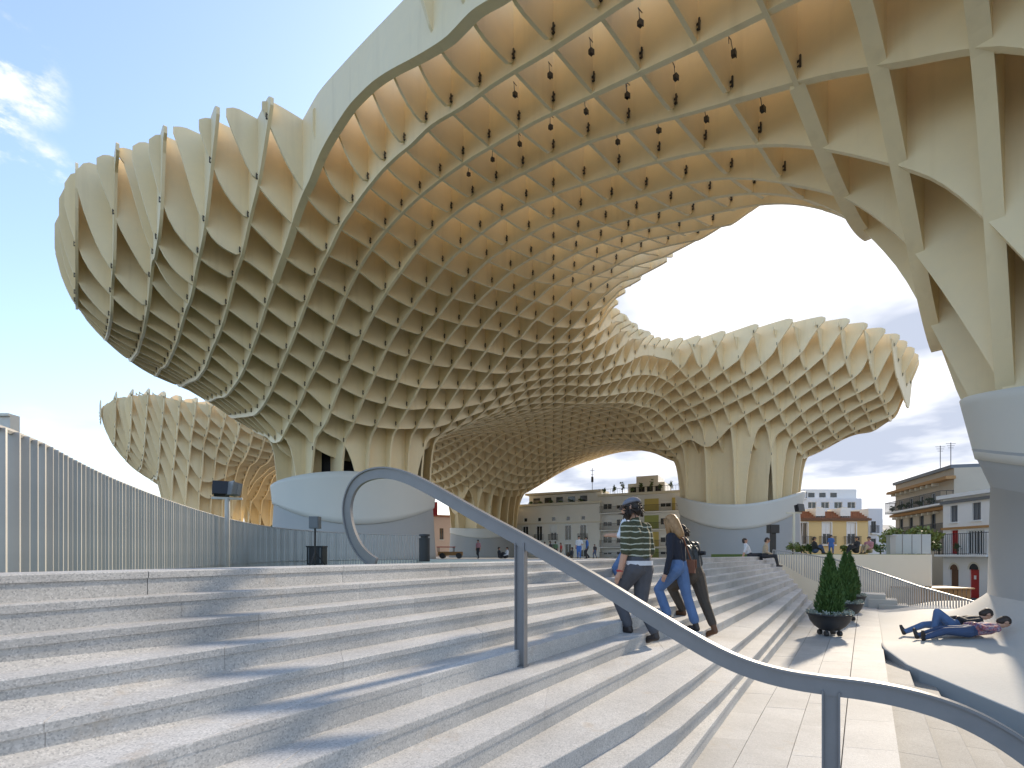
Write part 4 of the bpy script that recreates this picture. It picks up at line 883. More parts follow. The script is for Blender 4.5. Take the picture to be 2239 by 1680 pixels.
# fence at the far end of the stairs, going down to the street
FQ = [(P(1690, 0, 25.6).xy, 1203, 1222), (P(1760, 0, 23).xy, 1212, 1262), (P(1820, 0, 20.5).xy, 1222, 1285), (P(1885, 0, 18.4).xy, 1241, 1300), (P(1950, 0, 17).xy, 1262, 1330), (P(2010, 0, 16).xy, 1283, 1348), (P(2090, 0, 14.6).xy, 1305, 1362), (P(2178, 0, 13.4).xy, 1330, 1372)]
fr = empty('stair_fence', (FQ[0][0].x, FQ[0][0].y, 0), 'light bar fence stepping down behind the planted bowls at the end of the stairs', 'fence')
tops, bots = [], []
for xy, vt, vb in FQ: tops.append(Vector((xy.x, xy.y, zv(vt, xy.y)))); bots.append(Vector((xy.x, xy.y, zv(vb, xy.y))))
o2 = Vector((FQ[0][0].x, FQ[0][0].y, 0)); nb = 92
for i in range(nb+1):
    f = i/nb*(len(tops)-1); k = min(int(f), len(tops)-2); g = f-k; t, b = tops[k].lerp(tops[k+1], g), bots[k].lerp(bots[k+1], g)
    mb = MB(); mb.box((0, 0, (t.z-b.z)/2), (0.03, 0.03, t.z-b.z)); o = mb.build('fence_bar', M['fence'], fr); o.location = b-o2
mb = MB(); mb.tube([t-o2 for t in tops], 0.028, 6); mb.build('top_rail', M['fence'], fr)
# cream garden wall and lawn at the right of the plaza, glass screen on it
gw = empty('garden_wall', (12.9, 25.7, SZ), 'long cream garden wall at the right, with lawn on top', 'wall')
mb = MB(); a, b = Vector((12.95, 25.75)), Vector((20.7, 25.3))
mb.prism([(0, 0), (b.x-a.x, b.y-a.y), (b.x-a.x+0.3, b.y-a.y+0.3), (4, 6), (0, 1)], 0, EYE-0.02-SZ); mb.build('wall_body', M['wallcream'], gw)
mb = MB(); mb.box(((b.x-a.x)*0.62, -0.06, 1.7), (0.05, 0.05, 3.0)); mb.build('drain_pipe', M['rail'], gw)
mb = MB(); mb.prism([(13.0, 25.9), (20.6, 25.5), (23, 34), (14, 36)], zj(0)-0.12, EYE+0.0); lawn = mb.build('lawn', M['grass'], None); tag(lawn, kind='structure')
sc_ = empty('glass_screen', (P(1955, 0, 26.2).x, 26.2, EYE), 'row of milky glass panels on top of the cream garden wall', 'screen')
M['milk'] = mat('milky_glass', (0.42, 0.46, 0.48), 0.25)
for i in range(4):
    p = P(1962+21*i, 0, 26.3); mb = MB(); mb.box((0, 0, 0.52), (0.46, 0.03, 1.0)); o = mb.build('glass_panel', M['milk'], sc_); o.location = (p.x-sc_.location.x, p.y-26.2, 0)
    mb = MB(); mb.box((0, 0, 0.5), (0.03, 0.05, 1.08)); o = mb.build('screen_post', M['rail'], sc_); o.location = (p.x-sc_.location.x-0.245, p.y-26.2, 0)
p = P(1948, 0, 26.1); mb = MB(); mb.box((0, 0, 0.45), (0.28, 0.28, 0.9)); mb.box((0, 0, 0.93), (0.34, 0.34, 0.06)); bol = mb.build('stone_bollard', M['stem_grey'], None); bol.location = (p.x, p.y, EYE); tag(bol, 'square grey pillar at the left end of the glass screen', 'pillar')
# timber hut roof down in the street
mb = MB(); p = P(2060, 1300, 24); hut = empty('timber_stall', (p.x, p.y, SZ), 'low brown timber slatted stall down in the street at right', 'stall')
M['timber'] = mat('brown_timber', (0.34, 0.19, 0.07), 0.7, noise=[(3, 5, 0.5, (0.22, 0.12, 0.05))])
for i in range(26):
    mb = MB(); mb.box((0, 0, 0.85), (0.085, 0.03, 1.7)); o = mb.build('slat', M['timber'], hut); o.location = (-1.3+i*0.104, 0.02*(i % 2), 0)
mb = MB(); mb.box((0, 0.7, 1.72), (2.9, 1.6, 0.06)); mb.build('stall_roof', M['timber'], hut)
# light posts and speakers
def flood_head(mb, c, az, tilt, s=1.0):
    Mx = Matrix.Rotation(az, 3, 'Z')@Matrix.Rotation(tilt, 3, 'X'); mb.box(c, (0.34*s, 0.20*s, 0.30*s), M=Mx); mb.box(Vector(c)+Mx@Vector((0, -0.11*s, 0)), (0.38*s, 0.03*s, 0.34*s), M=Mx)
    mb.box(Vector(c)+Mx@Vector((0.19*s, 0.02, 0)), (0.02*s, 0.06*s, 0.26*s), M=Mx); mb.box(Vector(c)+Mx@Vector((-0.19*s, 0.02, 0)), (0.02*s, 0.06*s, 0.26*s), M=Mx)
p = P(497, 0, 11.5); lp = empty('floodlight_pole', (p.x, p.y, zj(0)-0.42), 'grey pole with two square floodlights behind the left fence', 'lamp'); zt = zv(1090, 11.5)-(zj(0)-0.42)
mb = MB(); mb.tube([(0, 0, 0), (0, 0, zt)], 0.055, 10); mb.box((0, 0, zt), (0.62, 0.06, 0.05), 0.3); mb.build('pole', M['fence'], lp)
for i, (dx, az) in enumerate(((-0.13, 0.5), (0.16, -0.7))):
    mb = MB(); flood_head(mb, (dx, 0.0, zt+0.20), az, -0.35 if i == 0 else -0.2, 0.92); mb.build('flood_head', M['black'] if i == 0 else M['rail'], lp)
p = P(689, 0, 15.5); sp = empty('loudspeaker_stand', (p.x, p.y, zj(0)-0.42), 'dark loudspeaker box on a thin stand before the middle stem foot', 'loudspeaker'); z0_ = zj(0)-0.42
mb = MB(); mb.tube([(0, 0, 0), (0, 0, zv(1155, 15.5)-z0_)], 0.03, 8)
for k in range(3): a = k*2.09+0.4; mb.tube([(math.cos(a)*0.42, math.sin(a)*0.42, 0.0), (0, 0, 0.6)], 0.018, 6)
mb.build('stand', M['black'], sp); mb = MB(); zc = zv(1143, 15.5)-z0_; mb.box((0, 0, zc), (0.28, 0.26, 0.36)); mb.box((0, -0.135, zc), (0.24, 0.012, 0.32)); mb.build('speaker_box', M['shutter'], sp)
p = P(1690, 0, 27.5); sp2 = empty('loudspeaker_stand', (p.x, p.y, zj(0)-0.2), 'black loudspeaker post beside the couple seated on the stair top', 'loudspeaker'); z0_ = zj(0)-0.2
mb = MB(); mb.box((0, 0, (zv(1165, 27.5)-z0_)/2), (0.24, 0.2, zv(1165, 27.5)-z0_)); mb.build('stand', M['black'], sp2); mb = MB(); mb.box((0, 0, zv(1157, 27.5)-z0_), (0.5, 0.4, 0.45)); mb.box((0, -0.21, zv(1157, 27.5)-z0_), (0.44, 0.02, 0.4)); mb.build('speaker_box', M['black'], sp2)
p = P(1736, 0, 30); lp2 = empty('floodlight_pole', (p.x, p.y, EYE), 'cream pole carrying a black floodlight in front of the yellow house', 'lamp')
mb = MB(); z1_ = zv(1122, 30)-EYE; mb.tube([(0, 0, 0), (0, 0, z1_)], 0.07, 10); mb.box((0, 0, z1_), (0.9, 0.07, 0.07)); mb.build('pole', M['wallcream'], lp2)
mb = MB(); flood_head(mb, (0.3, 0, z1_+0.28), 0.4, -0.2, 1.3); mb.build('flood_head', M['black'], lp2)
# litter bins
def bin_(u, y, z0, h_, label, r_=0.16):
    p = P(u, 0, y); o = empty('litter_bin', (p.x, p.y, z0), label, 'bin'); mb = MB(); mb.lathe([(r_*0.95, 0), (r_, 0.02), (r_, h_*0.8), (r_*1.03, h_*0.82), (r_*1.03, h_*0.86)], (0, 0, 0), 20); mb.build('bin_body', M['iron'], o)
    mb = MB(); mb.lathe([(r_*0.7, h_*0.86), (r_*0.7, h_*0.93), (r_*1.05, h_*0.93), (r_*1.0, h_), (0.0, h_*1.01)], (0, 0, 0), 20); mb.build('lid', M['black'], o); return o
bin_(928, 13.2, zv(1228, 13.2), 0.70, 'round dark litter bin at the end of the bar fence', 0.14)
def crate_bin(u, y, v0, v1, w, label):
    p = P(u, 0, y); z0 = zv(v0, y); o = empty('waste_container', (p.x, p.y, z0), label, 'bin'); hh = zv(v1, y)-z0
    mb = MB(); mb.box((0, 0, hh*0.47), (w, w*0.8, hh*0.9)); mb.build('container_body', M['iron'], o); mb = MB(); mb.box((0, 0, hh*0.96), (w*1.08, w*0.88, hh*0.07)); mb.build('lid', M['black'], o)
    for s in (-1, 1): mb = MB(); mb.box((s*w*0.36, -w*0.41, hh*0.5), (0.03, 0.02, hh*0.8)); mb.build('side_rib', M['shutter'], o)
crate_bin(693, 17.0, 1236, 1194, 0.52, 'dark ribbed waste container below the loudspeaker stand'); crate_bin(472, 13.5, 1240, 1192, 0.26, 'slim dark waste container left of the floodlight pole')
# planted bowls on wheels
M['bowl'] = mat('dark_bowl', (0.028, 0.028, 0.03), 0.5); M['soil'] = mat('soil', (0.05, 0.035, 0.025), 0.95); M['conifer'] = mat('conifer_green', (0.045, 0.10, 0.018), 0.65, noise=[(4, 3, 0.7, (0.085, 0.15, 0.03))]); M['silver'] = mat('silver_leaves', (0.30, 0.33, 0.28), 0.8)
def conifer(mb, h_, r_, rn, n):
    spires = [(0.0, 0.0, 1.0, 0.78)]+[(math.cos(q*1.13+rn.uniform(-.3, .3))*r_*0.42, math.sin(q*1.13+rn.uniform(-.3, .3))*r_*0.42, rn.uniform(0.66, 0.93), rn.uniform(0.45, 0.6)) for q in range(6)]
    for _ in range(n):
        cx_, cy_, hh, rr_ = spires[0] if rn.random() < 0.34 else spires[rn.randrange(1, 7)]
        f = rn.random()**0.9; z = h_*hh*f; env = r_*rr_*min(1.0, (f/0.12)**0.5 if f < 0.12 else 1)*(1-((f-0.12)/0.88)**1.6 if f > 0.12 else 1); a = rn.uniform(0, 6.283)
        rr = env*(1+0.2*math.sin(a*3+f*7))*(0.5+0.55*rn.random()**0.5); o = Vector((cx_*(1-0.55*f)+math.cos(a)*rr, cy_*(1-0.55*f)+math.sin(a)*rr, z))
        d = (Vector((math.cos(a)*0.4, math.sin(a)*0.4, 1.0))+Vector((rn.gauss(0, .25), rn.gauss(0, .25), rn.gauss(0, .15)))).normalized()
        e = d.orthogonal().normalized(); e.rotate(Matrix.Rotation(rn.uniform(0, 6.28), 3, d)); L_ = rn.uniform(0.04, 0.10); w = rn.uniform(0.008, 0.015)
        mb.add([o-d*L_*0.4, o+e*w, o+d*L_, o-e*w], [(0, 1, 2, 3)])
def planter(u, v, y, label, seed, sc=1.0):
    rn = random.Random(seed); p = P(u, v, y); o = empty('planted_bowl', (p.x, p.y, 0.006), label, 'planter', 'planted bowls on the landing'); o.scale = (sc, sc, sc)
    mb = MB(); mb.lathe([(0.10, 0.10), (0.20, 0.13), (0.30, 0.21), (0.375, 0.32), (0.41, 0.44), (0.43, 0.44), (0.43, 0.47), (0.39, 0.47), (0.37, 0.42)], (0, 0, 0), 32); mb.build('bowl', M['bowl'], o, True)
    mb = MB(); mb.lathe([(0.375, 0.43), (0.15, 0.45), (0.0, 0.46)], (0, 0, 0), 24); mb.build('soil', M['soil'], o)
    for k in range(4):
        a = k*math.pi/2+0.7; mb = MB(); mb.tube([(math.cos(a)*0.19-0.03, math.sin(a)*0.19, 0.055), (math.cos(a)*0.19+0.03, math.sin(a)*0.19, 0.055)], 0.055, 12); mb.tube([(math.cos(a)*0.19, math.sin(a)*0.19, 0.06), (math.cos(a)*0.17, math.sin(a)*0.17, 0.15)], 0.025, 6); mb.build('wheel', M['black'], o)
    mb = MB(); conifer(mb, 1.30, 0.30, rn, 7500); mb.v = [(x, yy, z+0.44) for x, yy, z in mb.v]; cr_ = mb.build('conifer', M['conifer'], o)
    mb = MB(); mb.tube([(0, 0, 0.4), (0, 0, 1.3)], [0.04, 0.012], 7); mb.build('trunk', M['bark'], cr_)
    mb = MB()
    for k in range(16):
        a = k/16*6.283+rn.uniform(-.1, .1); leaf_cloud(mb, (math.cos(a)*0.36, math.sin(a)*0.36, 0.49), (0.11, 0.11, 0.07), 42, 0.05, rn)
    mb.build('trailing_plants', M['silver'], o)
planter(1814, 1390, 10.9, 'nearest wheeled dark bowl with a tall conical conifer beside the steps', 5)
planter(1847, 1372, 13.4, 'second planted bowl, half hidden behind the nearest conifer', 6)
planter(1858, 1360, 15.6, 'farthest planted bowl in the row along the landing', 7)
# trees and shrubs
p = P(592, 0, 62); shrub('dark_tree', 'dark green tree glimpsed under the lattice left of the middle stem', 'tree', (p.x, p.y, SZ), (2.0, 2.0, 2.4), 1800, 0.5, 'leaf', 2.4, 11)
p = P(1998, 0, 33); shrub('feathery_tree', 'yellow green feathery tree behind the glass screen', 'tree', (p.x, p.y, SZ), (1.9, 1.6, 1.0), 1500, 0.34, 'leaf_light', 3.2, 12)
for i, (u, v, y, s) in enumerate(((1752, 1205, 30, .5), (1772, 1200, 30, .65), (1846, 1200, 29, .45), (1925, 1200, 30, .6), (1733, 1195, 30, .7))):
    p = P(u, 0, y); shrub('garden_shrub', ('low round shrub on the lawn, %s of five from the loudspeaker post' % ('second', 'third', 'fourth', 'fifth', 'first')[i]), 'shrub', (p.x, p.y, EYE), (s*0.8, s*0.6, s*0.55), 260, 0.14, 'leaf' if i % 2 else 'leaf_light', 0.05, 20+i, 'shrubs on the lawn')
# ceiling floodlights on arms inside the canopy cells
fl_pos = [(1223, 152), (1318, 105), (1429, 37), (1295, 235), (1404, 192), (1511, 150), (1640, 95), (1218, 268), (1378, 150), (1120, 215), (1440, 300), (1370, 305), (1565, 250), (1692, 215), (1155, 320), (1097, 350), (1042, 385)]
def zlow_at(a, b): return float(main_fields(np.array([a]), np.array([b]))[0][0])
rank = {k_: r_ for r_, k_ in enumerate(sorted(range(len(fl_pos)), key=lambda q: fl_pos[q][0]))}
src_f = None; rn = random.Random(9)
for i, (u, v) in enumerate(fl_pos):
    r = (u-CX)/F; lo, hi = 6.0, 60.0
    for y in np.arange(6.0, 40.0, 0.2):
        a, b = xy2ab(r*y, y)
        if EYE+(HZ-v)/F*y >= zlow_at(a, b)+EYE+0.25: break
    a, b = xy2ab(r*y, y); a = (math.floor(a/GS)+0.5)*GS; b = (math.floor(b/GS)+0.5)*GS; x, yy = ab2xy(a+0.3, b+0.45); z = zlow_at(a, b)+EYE+0.75
    o = empty('ceiling_spotlight', (x, yy, z), 'small black ceiling spotlight on a bent arm, %s of the seventeen from the left' % ORD[rank[i]], 'spotlight', 'spotlights in the canopy cells')
    if src_f is None:
        mb = MB(); mb.box((0, 0, 0), (0.20, 0.16, 0.17)); mb.box((0, -0.09, -0.02), (0.24, 0.03, 0.2)); s1 = mb.build('spot_head', M['black'], o)
        mb = MB(); mb.tube([(0, 0.02, 0.06), (0.06, 0.12, 0.55), (0.10, 0.22, 0.72), (0.42, 0.30, 0.74)], 0.018, 6); s2 = mb.build('arm', M['steel_dark'], o); src_f = (s1, s2)
    else:
        for s in src_f: link_copy(s, o)
    o.rotation_euler = (0, 0, TH+rn.uniform(-.25, .25)); o.scale = (0.55, 0.55, 0.7)
# ------------------------------------------------------------------ people
def V(*a): return Vector(a)
def ik(a, c, l1, l2, pole):
    d = c-a; L_ = min(d.length, (l1+l2)*0.999); n = d.normalized(); c2 = a+n*L_
    x = (l1*l1-l2*l2+L_*L_)/(2*L_); hgt = math.sqrt(max(l1*l1-x*x, 0)); p = pole-n*pole.dot(n); p = p.normalized() if p.length > 1e-6 else n.orthogonal()
    return a+n*x+p*hgt, c2
def stand_pose(H, footL=(-0.09, 0, 0), footR=(0.09, 0, 0), lean=0.05, handL=None, handR=None, hipz=None, hipy=0.0, turn=0.0, nod=0.0, heelL=0.0, heelR=0.0):
    J = {}; fl_, fr_ = V(*footL), V(*footR)
    hz_ = hipz if hipz is not None else min(fl_.z, fr_.z)*0.5+max(fl_.z, fr_.z)*0.5+0.505*H
    pel = V((fl_.x+fr_.x)/2, (fl_.y+fr_.y)/2+hipy, hz_); up = V(0, math.sin(lean), math.cos(lean)); J['pel'] = pel
    J['waist'] = pel+up*0.10*H; J['chest'] = pel+up*0.22*H; J['neck'] = pel+up*0.325*H; fw = V(0, math.cos(lean), -math.sin(lean))
    J['head'] = pel+up*0.405*H+V(0, 0.02*H, 0); J['turn'] = turn; J['nod'] = nod
    for s, f, hd, he, key in ((-1, fl_, handL, heelL, 'L'), (1, fr_, handR, heelR, 'R')):
        hip = pel+V(s*0.052*H, 0, -0.01*H); ank = f+V(0, -0.03*H, 0.048*H)+V(0, -0.01*H*he, 0.05*H*he)
        J['hip'+key] = hip; J['kn'+key], J['an'+key] = ik(hip, ank, 0.245*H, 0.235*H, V(0.05*s, 1, 0)); J['toe'+key] = f+V(s*0.012*H, 0.085*H, 0.016*H); J['heel'+key] = ank+V(0, -0.012*H, -0.030*H)
        sh = J['chest']+V(s*0.108*H, 0, 0.055*H); w = sh+V(*(hd if hd else (s*0.035*H, 0.03*H, -0.31*H))); J['sh'+key] = sh
        J['el'+key], J['wr'+key] = ik(sh, w, 0.168*H, 0.15*H, V(s*0.25, -1, -0.1))
    return J
def sit_pose(H, knee_f=0.42, foot_drop=0.3, back=0.25, handL=None, handR=None, spread=0.09):
    J = {}; pel = V(0, 0, 0.09*H); up = V(0, -math.sin(back), math.cos(back)); J['pel'] = pel; J['waist'] = pel+up*0.1*H; J['chest'] = pel+up*0.22*H; J['neck'] = pel+up*0.325*H; J['head'] = pel+up*0.40*H+V(0, 0.02*H, 0); J['turn'] = 0; J['nod'] = 0
    for s, hd, key in ((-1, handL, 'L'), (1, handR, 'R')):
        hip = pel+V(s*0.055*H, 0, 0); ank = V(s*spread, knee_f, -foot_drop+0.05*H); J['hip'+key] = hip; J['kn'+key], J['an'+key] = ik(hip, ank, 0.245*H, 0.235*H, V(0, 0.2, 1)); J['toe'+key] = J['an'+key]+V(0, 0.10*H, -0.03*H); J['heel'+key] = J['an'+key]+V(0, -0.02*H, -0.03*H)
        sh = J['chest']+V(s*0.108*H, 0, 0.05*H); J['sh'+key] = sh; w = V(*hd) if hd else V(s*0.12, 0.25, 0.25); J['el'+key], J['wr'+key] = ik(sh, w, 0.168*H, 0.15*H, V(s*0.6, -0.6, -0.3))
    return J
def capsule(mb, a, ra, b, rb, n=10):
    a, b = Vector(a), Vector(b); d = (b-a); L_ = d.length; d = d.normalized() if L_ > 1e-6 else V(0, 0, 1)
    pts, rad = [], []
    for t in (-1, -0.85, -0.5, 0): pts.append(a+d*ra*t*0.999); rad.append(max(0.002, ra*math.sqrt(max(0, 1-t*t))))
    for t in (0, 0.5, 0.85, 1): pts.append(b+d*rb*t*0.999); rad.append(max(0.002, rb*math.sqrt(max(0, 1-t*t))))
    mb.tube(pts, rad, n)
PM = {}
def pm(col, rough=0.8):
    k = tuple(round(c, 3) for c in col)
    if k not in PM: PM[k] = mat('cloth_%d' % len(PM), col, rough, noise=[(9, 4, 0.4, tuple(c*0.65 for c in col))], bump=(14, 0.35, 0.02))
    return PM[k]
SKIN = mat('skin', (0.48, 0.27, 0.18), 0.55); HAIRD = mat('dark_hair', (0.035, 0.022, 0.015), 0.6); HAIRB = mat('blond_hair', (0.36, 0.20, 0.08), 0.55, noise=[(22, 4, 0.6, (0.22, 0.11, 0.04))]); SHOE = mat('dark_shoe', (0.03, 0.022, 0.02), 0.5); BOOT = mat('brown_boot', (0.13, 0.055, 0.02), 0.6)
def person(label, J, H, loc, rz, shirt, pants, shoe=None, hair=None, voxel=0.012, sleeve='long', fingers=False, group=None, hair_long=False, extra=None, bulk=1.0, flare=0.0, M3=None, skirt=None):
    root = empty('person', loc, label, 'person', group, rz=rz)
    caps = []                        # (a, ra, b, rb, region)
    def c(a, ra, b, rb, rg): caps.append((Vector(a), ra, Vector(b), rb, rg))
    pel, waist, chest, neck, head = (J[k] for k in ('pel', 'waist', 'chest', 'neck', 'head'))
    w = bulk; side = (J['shR']-J['shL']).normalized()
    for s in (-1, 1):
        c(pel+side*s*0.035*H, 0.070*H*w, waist+side*s*0.032*H, 0.062*H*w, 'pants'); c(waist+side*s*0.03*H-(waist-pel)*0.35, 0.066*H*w, chest+side*s*0.045*H, 0.070*H*w, 'shirt'); c(chest+side*s*0.045*H, 0.070*H*w, chest+side*s*0.065*H+(neck-chest)*0.45, 0.050*H*w, 'shirt')
    c(chest, 0.07*H, neck, 0.036*H, 'shirt'); hd = (head-neck); c(neck-hd*0.2, 0.034*H, neck+hd*0.55, 0.032*H, 'skin')
    Rt = Matrix.Rotation(J['turn'], 3, 'Z'); hu = hd.normalized(); fw = side.cross(hu)*-1; fw = (hu.cross(side)); fw = fw if fw.length else V(0, 1, 0); fw = Matrix.Rotation(J['turn'], 3, hu)@fw; sd = fw.cross(hu)
    c(head+hu*0.018*H-fw*0.008*H, 0.052*H, head+hu*0.018*H+fw*0.012*H, 0.050*H, 'skin'); c(head-hu*0.028*H+fw*0.022*H, 0.034*H, head+hu*0.01*H+fw*0.012*H, 0.044*H, 'skin')
    c(head-hu*0.005*H+fw*0.062*H, 0.009*H, head+hu*0.012*H+fw*0.056*H, 0.006*H, 'skin')
    for s in (-1, 1): c(head+sd*s*0.050*H-hu*0.008*H, 0.009*H, head+sd*s*0.052*H+hu*0.012*H, 0.009*H, 'skin')
    for s, k in ((-1, 'L'), (1, 'R')):
        sh, el, wr, hip, kn, an, toe, heel = (J[q+k] for q in ('sh', 'el', 'wr', 'hip', 'kn', 'an', 'toe', 'heel'))
        c(chest+side*s*0.06*H+(neck-chest)*0.3, 0.045*H, sh, 0.040*H*w, 'shirt'); c(sh, 0.040*H*w, el, 0.030*H*w, 'shirt' if sleeve != 'none' else 'skin'); c(el, 0.030*H*(w if sleeve == 'long' else 0.85), wr, 0.020*H if sleeve != 'long' else 0.025*H, 'shirt' if sleeve == 'long' else 'skin')
        fd = (wr-el).normalized(); hdv = (fd+V(0, 0.25, -0.15)).normalized(); palm = wr+hdv*0.040*H; c(wr, 0.017*H, palm, 0.019*H, 'skin')
        if fingers:
            ac = hdv.cross(V(s, 0, 0)); ac = ac.normalized() if ac.length > 1e-4 else V(0, 1, 0)
            for q in range(4):
                b0 = palm+ac*(q-1.5)*0.0105*H+hdv*0.008*H; L_ = (0.036, 0.042, 0.040, 0.032)[q]*H; b1 = b0+hdv*L_*0.55; b2 = b1+(hdv+V(-s*0.55, 0.1, 0)).normalized()*L_*0.5; c(b0, 0.0052*H, b1, 0.0048*H, 'skin'); c(b1, 0.0048*H, b2, 0.0042*H, 'skin')
            c(wr+ac*0.012*H+hdv*0.015*H, 0.0065*H, wr+ac*0.026*H+hdv*0.045*H-V(s*0.006*H, 0, 0), 0.0050*H, 'skin')
        else: c(palm, 0.017*H, palm+(hdv+V(-s*0.3, 0, 0)).normalized()*0.035*H, 0.011*H, 'skin')
        c(hip, 0.068*H*w, kn, 0.044*H*w, 'pants'); c(kn, 0.044*H*w, an+(kn-an)*0.08, (0.034+flare)*H*w, 'pants'); c(an, 0.026*H, heel, 0.024*H, 'shoe'); c(heel, 0.024*H, (heel+toe)/2+V(0, 0, 0.006*H), 0.024*H, 'shoe'); c((heel+toe)/2, 0.024*H, toe, 0.019*H, 'shoe')
    mb = MB()
    for a, ra, b, rb, rg in caps: capsule(mb, a, ra, b, rb)
    me = bpy.data.meshes.new('body'); me.from_pydata(mb.v, [], mb.f); tmp = bpy.data.objects.new('tmp', me); C.objects.link(tmp)
    rm = tmp.modifiers.new('r', 'REMESH'); rm.mode = 'VOXEL'; rm.voxel_size = voxel; rm.use_smooth_shade = True
    sm = tmp.modifiers.new('s', 'SMOOTH'); sm.factor = 0.5; sm.iterations = 3 if fingers else 4
    dg = bpy.context.evaluated_depsgraph_get(); ev = bpy.data.meshes.new_from_object(tmp.evaluated_get(dg)); bpy.data.objects.remove(tmp); bpy.data.meshes.remove(me)
    ev.name = 'body'; regs = ['skin', 'shirt', 'pants', 'shoe']; ev.materials.clear()
    for m_ in (SKIN, shirt, pants, shoe or SHOE): ev.materials.append(m_)
    n = len(ev.polygons); cen = np.empty(n*3); ev.polygons.foreach_get('center', cen); cen = cen.reshape(-1, 3); best = np.full(n, 1e9); mi = np.zeros(n, int)
    for a, ra, b, rb, rg in caps:
        A, Bv = np.array(a), np.array(b); d = Bv-A; t = np.clip(((cen-A)@d)/max(d@d, 1e-9), 0, 1); dist = np.linalg.norm(cen-A-t[:, None]*d, axis=1)-(ra+(rb-ra)*t); u_ = dist < best; best[u_] = dist[u_]; mi[u_] = regs.index(rg)
    ev.polygons.foreach_set('material_index', mi.astype(np.int32)); ev.polygons.foreach_set('use_smooth', [True]*n)
    o = bpy.data.objects.new('body', ev); C.objects.link(o); o.parent = root
    # hair: a rough cap of strands over skull and nape
    rn = random.Random(int(H*1000)+len(label)); hb = MB(); hm = hair or HAIRD
    capsule(hb, head+hu*0.026*H-fw*0.014*H, 0.054*H, head+hu*0.022*H+fw*0.004*H, 0.052*H, 12); capsule(hb, head-fw*0.026*H-hu*0.02*H, 0.042*H, head+hu*0.01*H-fw*0.022*H, 0.048*H, 12)
    if hair_long:
        capsule(hb, head-fw*0.02*H+hu*0.0*H, 0.058*H, head-fw*0.030*H-hu*0.12*H, 0.052*H, 12)
        for q in range(150):
            a = rn.uniform(-2.2, 2.2); d0 = (-fw*math.cos(a)+sd*math.sin(a)); p0 = head+hu*rn.uniform(-0.02, 0.05)*H+d0*0.052*H; hb.tube([p0, p0-hu*0.07*H+d0*0.012*H, p0-hu*rn.uniform(0.12, 0.17)*H+d0*rn.uniform(-.01, .022)*H+fw*0.01*H], [0.006*H, 0.005*H, 0.0015*H], 4)
    elif fingers:
        for q in range(220):
            a = rn.uniform(-2.6, 2.6); d0 = (-fw*math.cos(a)+sd*math.sin(a)); p0 = head+hu*rn.uniform(-0.045, 0.022)*H+d0*0.05*H; e0 = V(rn.gauss(0, 1), rn.gauss(0, 1), rn.gauss(0, 1))*0.007*H; hb.tube([p0, p0+d0*0.012*H+e0, p0+d0*0.008*H-hu*0.014*H+e0*2], [0.005*H, 0.005*H, 0.002*H], 4)
    hb.build('hair', hm, root, True)
    J['_hu'], J['_fw'], J['_sd'] = hu, fw, sd
    if M3 is not None: root.matrix_world = M3
    return root
def head_ang(d): return math.atan2(-d[0], d[1])
# striped sweater
def striped():
    m = bpy.data.materials.new('striped_knit'); m.use_nodes = True; nt = m.node_tree; b = nt.nodes['Principled BSDF']; b.inputs['Roughness'].default_value = 0.9; N = nt.nodes.new; L = nt.links.new
    tc = N('ShaderNodeTexCoord'); n = N('ShaderNodeTexNoise'); n.inputs['Scale'].default_value = 6; L(tc.outputs['Object'], n.inputs['Vector']); sp = N('ShaderNodeSeparateXYZ'); L(tc.outputs['Object'], sp.inputs[0])
    a = N('ShaderNodeMath'); a.operation = 'MULTIPLY_ADD'; L(n.outputs['Fac'], a.inputs[0]); a.inputs[1].default_value = 0.05; L(sp.outputs['Z'], a.inputs[2])
    f = N('ShaderNodeMath'); f.operation = 'PINGPONG'; L(a.outputs[0], f.inputs[0]); f.inputs[1].default_value = 0.036
    g = N('ShaderNodeMath'); g.operation = 'LESS_THAN'; L(f.outputs[0], g.inputs[0]); g.inputs[1].default_value = 0.0075
    x = N('ShaderNodeMixRGB'); L(g.outputs[0], x.inputs[0]); x.inputs[1].default_value = (0.058, 0.060, 0.030, 1); x.inputs[2].default_value = (0.42, 0.42, 0.33, 1); L(x.outputs[0], b.inputs['Base Color'])
    n2 = N('ShaderNodeTexNoise'); n2.inputs['Scale'].default_value = 16; L(tc.outputs['Object'], n2.inputs['Vector']); bp = N('ShaderNodeBump'); bp.inputs['Strength'].default_value = 0.5; bp.inputs['Distance'].default_value = 0.02; L(n2.outputs['Fac'], bp.inputs['Height']); L(bp.outputs[0], b.inputs['Normal']); return m
UP2 = UPH
GREY = pm((0.075, 0.075, 0.085)); JEANS = pm((0.10, 0.17, 0.32)); NAVY = pm((0.012, 0.014, 0.025)); BROWN = pm((0.075, 0.055, 0.038)); BLACKJ = mat('black_jacket', (0.02, 0.022, 0.022), 0.4, bump=(9, 0.6, 0.03)); WHITE = pm((0.66, 0.67, 0.70)); RED = pm((0.45, 0.04, 0.04)); BLUE = pm((0.06, 0.15, 0.42)); DARK = pm((0.03, 0.03, 0.035)); BEIGE = pm((0.42, 0.34, 0.24)); PINK = pm((0.45, 0.22, 0.25)); DENIM2 = pm((0.05, 0.08, 0.16))
